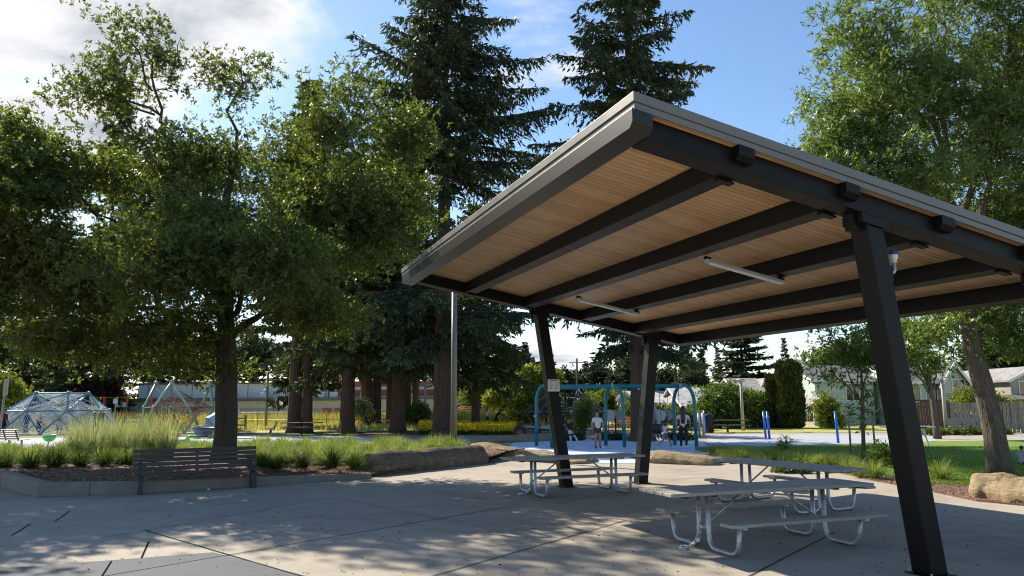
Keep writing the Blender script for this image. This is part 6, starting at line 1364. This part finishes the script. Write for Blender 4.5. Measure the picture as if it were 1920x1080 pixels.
def person(label, loc, H, yaw, pose, top, bottom, shoe, hair, skin=SKIN, sleeve='short', leg='long', hair_len=.1, stout=1.0, hood=None, cap=None, drop=0.0, group=None, pelvis_drop=0.0):
    J = dict(BASE); J.update(POSES[pose]); J = {k: Vector(v) for k, v in J.items()}
    hd = (J['head'] - J['neck']).normalized(); J['crown'] = J['head'] + hd * .045
    fw = Vector((0, -1, 0))
    for s in 'LR': J['toe' + s] = J['ank' + s] + Vector((0, -.085, -.022 if pose not in ('sit', 'floor') else .0)); J['hand' + s] = J['wri' + s] + (J['wri' + s] - J['elb' + s]).normalized() * .045
    names = list(J); idx = {n: i for i, n in enumerate(names)}
    edges = [('pelvis', 'spine'), ('spine', 'chest'), ('chest', 'neck'), ('neck', 'head'), ('head', 'crown')]
    for s in 'LR': edges += [('chest', 'sh' + s), ('sh' + s, 'elb' + s), ('elb' + s, 'wri' + s), ('wri' + s, 'hand' + s), ('pelvis', 'hip' + s), ('hip' + s, 'knee' + s), ('knee' + s, 'ank' + s), ('ank' + s, 'toe' + s)]
    R_ = dict(pelvis=(.085 * stout, .068 * stout), spine=(.080 * stout, .062 * stout), chest=(.088 * stout, .064 * stout), neck=(.030, .032), head=(.047, .056), crown=(.038, .046))
    for s in 'LR': R_.update({'sh' + s: (.040 * stout, .040), 'elb' + s: (.027, .027), 'wri' + s: (.019, .019), 'hand' + s: (.021, .013), 'hip' + s: (.062 * stout, .062 * stout), 'knee' + s: (.040, .040), 'ank' + s: (.026, .026), 'toe' + s: (.028, .020)})
    me = bpy.data.meshes.new('person_skeleton'); me.from_pydata([tuple(J[n]) for n in names], [(idx[a], idx[b]) for a, b in edges], []); tmp = bpy.data.objects.new('tmp', me); COL.objects.link(tmp)
    sk = tmp.modifiers.new('skin', 'SKIN'); sk.branch_smoothing = .6
    for i, n in enumerate(names): v = me.skin_vertices[0].data[i]; v.radius = R_[n]; v.use_root = (n == 'pelvis')
    sb = tmp.modifiers.new('sub', 'SUBSURF'); sb.levels = sb.render_levels = 2
    dg = bpy.context.evaluated_depsgraph_get(); dg.update(); bm = bmesh.new(); ev = tmp.evaluated_get(dg); m2 = ev.to_mesh(); bm.from_mesh(m2); ev.to_mesh_clear(); bpy.data.objects.remove(tmp)
    mats = [skin, top, bottom, shoe, EYE, LIP]
    segs = [(J[a], J[b], a, b) for a, b in edges]
    def near(p):
        best = None
        for a, b, na, nb in segs:
            d = b - a; t_ = max(0, min(1, (p - a).dot(d) / d.length_squared)); q = (p - a - d * t_).length
            if best is None or q < best[0]: best = (q, na, nb, t_)
        return best
    for f in bm.faces:
        f.smooth = True; q, na, nb, t_ = near(f.calc_center_median()); k = nb[:-1] if nb[-1] in 'LR' else nb
        if k in ('head', 'crown'): mi = 0
        elif k == 'neck': mi = 1 if t_ < .55 else 0
        elif k in ('spine', 'chest', 'sh'): mi = 1
        elif k == 'elb': mi = 1 if (sleeve == 'long' or t_ < .6) else 0
        elif k == 'wri': mi = 1 if (sleeve == 'long' and t_ < .9) else 0
        elif k == 'hand': mi = 0
        elif k == 'hip': mi = 2
        elif k == 'knee': mi = 2 if (leg == 'long' or t_ < (.45 if leg == 'short' else .75)) else 0
        elif k == 'ank': mi = 2 if (leg == 'long' and t_ < .93) else (3 if t_ > .93 else 0)
        else: mi = 3
        f.material_index = mi
    mb = MB(); bm.verts.ensure_lookup_table(); bm.verts.index_update()
    for f in bm.faces: mb.f.append(tuple(v.index for v in f.verts)); mb.mi.append(f.material_index); mb.sm.append(True)
    mb.v = [tuple(v.co) for v in bm.verts]; bm.free()
    # face
    h = J['head'] + hd * .012; up = hd; rt = Vector((1, 0, 0)); fr = rt.cross(up).normalized() * -1
    if fr.y > 0: fr = -fr
    for s in (-1, 1): mb.ball(h + rt * .018 * s + fr * .052, .0055, 6, 5, 4)
    for s in (-1, 1): mb.ball(h + rt * .048 * s - up * .006, .014, 6, 5, 0, (.4, .8, 1.2))
    mb.tube([h + fr * .052 + up * .002, h + fr * .064 - up * .014, h + fr * .055 - up * .018], [.004, .009, .006], 6, 0)
    mb.tube([h + fr * .053 - rt * .014 - up * .032, h + fr * .057 - up * .033, h + fr * .053 + rt * .014 - up * .032], .0045, 5, 5)
    # hands: five fingers
    for s in 'LR':
        w_, hn = J['wri' + s], J['hand' + s]; d = (hn - w_).normalized(); sd = d.cross(fw); sd = sd.normalized() if sd.length > .1 else Vector((1, 0, 0)); cu = d.cross(sd)
        for i, l in enumerate((.036, .043, .040, .031)):
            a = hn + sd * (i - 1.5) * .0095 + d * .004; mb.tube([a, a + d * l * .55 + cu * .002, a + d * l * .95 + cu * .012], [.0052, .0048, .0036], 5, 0)
        a = w_ + d * .018 + sd * -.016; mb.tube([a, a - sd * .012 + d * .018, a - sd * .013 + d * .036], [.007, .006, .0045], 5, 0)
    z0 = min(J[k].z for k in ('ankL', 'ankR', 'toeL', 'toeR')) - .024 + drop
    mb.v = [(x * H, y * H, (z - z0) * H) for x, y, z in mb.v]
    o = mb.build('person', mats, None, fix=False); o.location = loc; o.rotation_euler = (0, 0, yaw); tag(o, label, 'person', group)
    def P(v): return Vector((v.x * H, v.y * H, (v.z - z0) * H))
    # hair: a cap over the skull plus length behind
    hb = MB(); n, m_ = 14, 9; c = h + up * .008 - fr * .006; vs = []
    for i in range(m_ + 1):
        for j in range(n + 1):
            th = math.pi * .62 * i / m_; ph = 2 * math.pi * j / n; d = (up * math.cos(th) + (fr * math.cos(ph) + rt * math.sin(ph)) * math.sin(th))
            ff = max(0, math.cos(ph)); r = .056 + .006 * math.sin(ph * 5)
            lim = 1 - .55 * ff ** 2
            th = th * lim; d = (up * math.cos(th) + (fr * math.cos(ph) * 1.12 + rt * math.sin(ph) * .96) * math.sin(th)); vs.append(P(c + d * r))
    hb.add(vs, [(i * (n + 1) + j, i * (n + 1) + j + 1, (i + 1) * (n + 1) + j + 1, (i + 1) * (n + 1) + j) for i in range(m_) for j in range(n)], 0, True)
    if hair_len > .05:
        back = [c - fr * .045 - up * .01, c - fr * .062 - up * .05, J['neck'] - fr * .055 + Vector((0, 0, -.0)), J['neck'] - fr * .075 + Vector((0, 0, -hair_len * .55)), J['neck'] - fr * .078 + Vector((0, 0, -hair_len))]
        for k in (-1, -.4, .3, 1): hb.tube([P(b + rt * k * .03) for b in back], [.03 * H, .032 * H, .03 * H, .026 * H, .010 * H], 7)
    hb.build('hair', hair, o)
    if cap:
        q = MB(); q.ball(P(c + up * .014), .064 * H, 12, 8, 0, (1, 1.1, .95)); q.build('helmet', cap, o)
    if hood:
        q = MB(); q.tube([P(J['neck'] + rt * .05 - fr * .03), P(J['neck'] - fr * .07 + Vector((0, 0, -.01))), P(J['neck'] - rt * .05 - fr * .03)], .03 * H, 8); q.build('hood', hood, o)
    return o
HB = M('hair_black', (.012, .009, .008), .5, .2, 12, .1); HBR = M('hair_brown', (.045, .025, .016), .5, .2, 12, .1); HLB = M('hair_light_brown', (.14, .08, .045), .5, .2, 12, .1)
cB = cloth('black_cloth', (.016, .016, .018)); cW = cloth('white_cloth', (.66, .65, .68)); cG = cloth('pale_grey_cloth', (.62, .65, .64)); cC = cloth('charcoal_cloth', (.055, .045, .042)); cL = cloth('pale_trousers', (.58, .60, .66)); cD = cloth('denim', (.09, .15, .30)); cP = cloth('pink_cloth', (.55, .22, .26)); cN = cloth('navy_cloth', (.025, .04, .10)); cH = cloth('grey_hoodie', (.34, .36, .38)); sW = cloth('white_shoe', (.7, .7, .7)); sB = cloth('black_shoe', (.02, .02, .02)); cLav = cloth('pale_lilac_cloth', (.72, .68, .74)); cMar = cloth('maroon_cloth', (.12, .02, .035))
person('woman in a pale grey t-shirt and dark shorts standing on the blue pad', G(1121, 841), 1.56, rad(14), 'stand', cG, cC, sB, HB, leg='short', hair_len=.16, stout=1.32)
person('child with long dark hair in black top and pale trousers kicking one leg', G(1069, 836), 1.22, rad(55), 'kick', cB, cL, sW, HB, sleeve='long', hair_len=.16, stout=1.0)
person('woman with very long dark hair, pale top and black trousers, back turned', G(1283, 842), 1.70, rad(165), 'walk', cLav, cB, sW, HBR, hair_len=.26, stout=1.3)
person('girl in a white t-shirt and denim shorts running on the blue pad', G(1248, 841), 1.13, rad(80), 'run', cW, cD, sW, HBR, leg='short', hair_len=.10)
so_ = _MS @ Vector((1.75, -.75, .42)); person('small child in a pink top seated in the bucket swing', (so_.x, so_.y + .35, .32), 1.0, rad(20), 'sit', cP, cB, sB, HBR, hair_len=.06, drop=.0)
person('dark clothed figure standing near the thin pale pole beyond the flower bed', GX(802, 70, 0), 1.62, rad(30), 'stand', cB, cB, sB, HB, sleeve='long', hair_len=.1)
person('woman in a pale top and dark shorts walking past the flower bed', GX(914, 58, 0), 1.6, rad(95), 'walk', cLav, cB, sB, HLB, leg='short', hair_len=.12)
person('person all in black bending forward by the flower bed with arms out', GX(930, 57, 0), 1.62, rad(75), 'bend', cB, cB, sB, HBR, sleeve='long', hair_len=.06)
cl_ = GX(1022, 46.2, .55); person('dark clothed child climbing in the rope frame behind the notice column', cl_, 1.3, rad(120), 'climb', cN, cB, sB, HB, sleeve='long', hair_len=.08)
kl = G(1916, 871, .05); person('small child in a grey hoodie sitting on the lawn at the right edge', (kl.x, kl.y, .0), 1.05, rad(120), 'floor', cH, cB, sB, HB, skin=SKIND, sleeve='long', hair_len=.02, hood=cH, drop=.0)
person('adult in a white helmet standing by the right side of the rope dome', GX(191, 50.5, 0), 1.7, rad(70), 'walk', cB, cH, sB, HB, hair_len=.03, cap=WHITE, sleeve='long')
person('child with curly brown hair beside the adult in the white helmet', GX(180, 49.5, 0), 1.45, rad(-60), 'stand', cC, cN, sB, HLB, hair_len=.08, stout=1.1)
person('person in dark maroon standing at the left foot of the rope dome', GX(11, 50, 0), 1.7, rad(80), 'stand', cMar, cB, sB, HB, sleeve='long', hair_len=.1)
person('person in navy standing under the rope dome', GX(53, 52, 0), 1.6, rad(-100), 'stand', cN, cN, sB, HB, sleeve='long', hair_len=.05)
person('person in black crouching under the rope dome', GX(74, 51, 0), 1.6, rad(90), 'crouch', cB, cB, sB, HB, sleeve='long', hair_len=.08)
person('child in a patterned pale top crouching under the right part of the dome', GX(112, 51.5, 0), 1.35, rad(60), 'crouch', cG, cMar, sB, HBR, hair_len=.08)
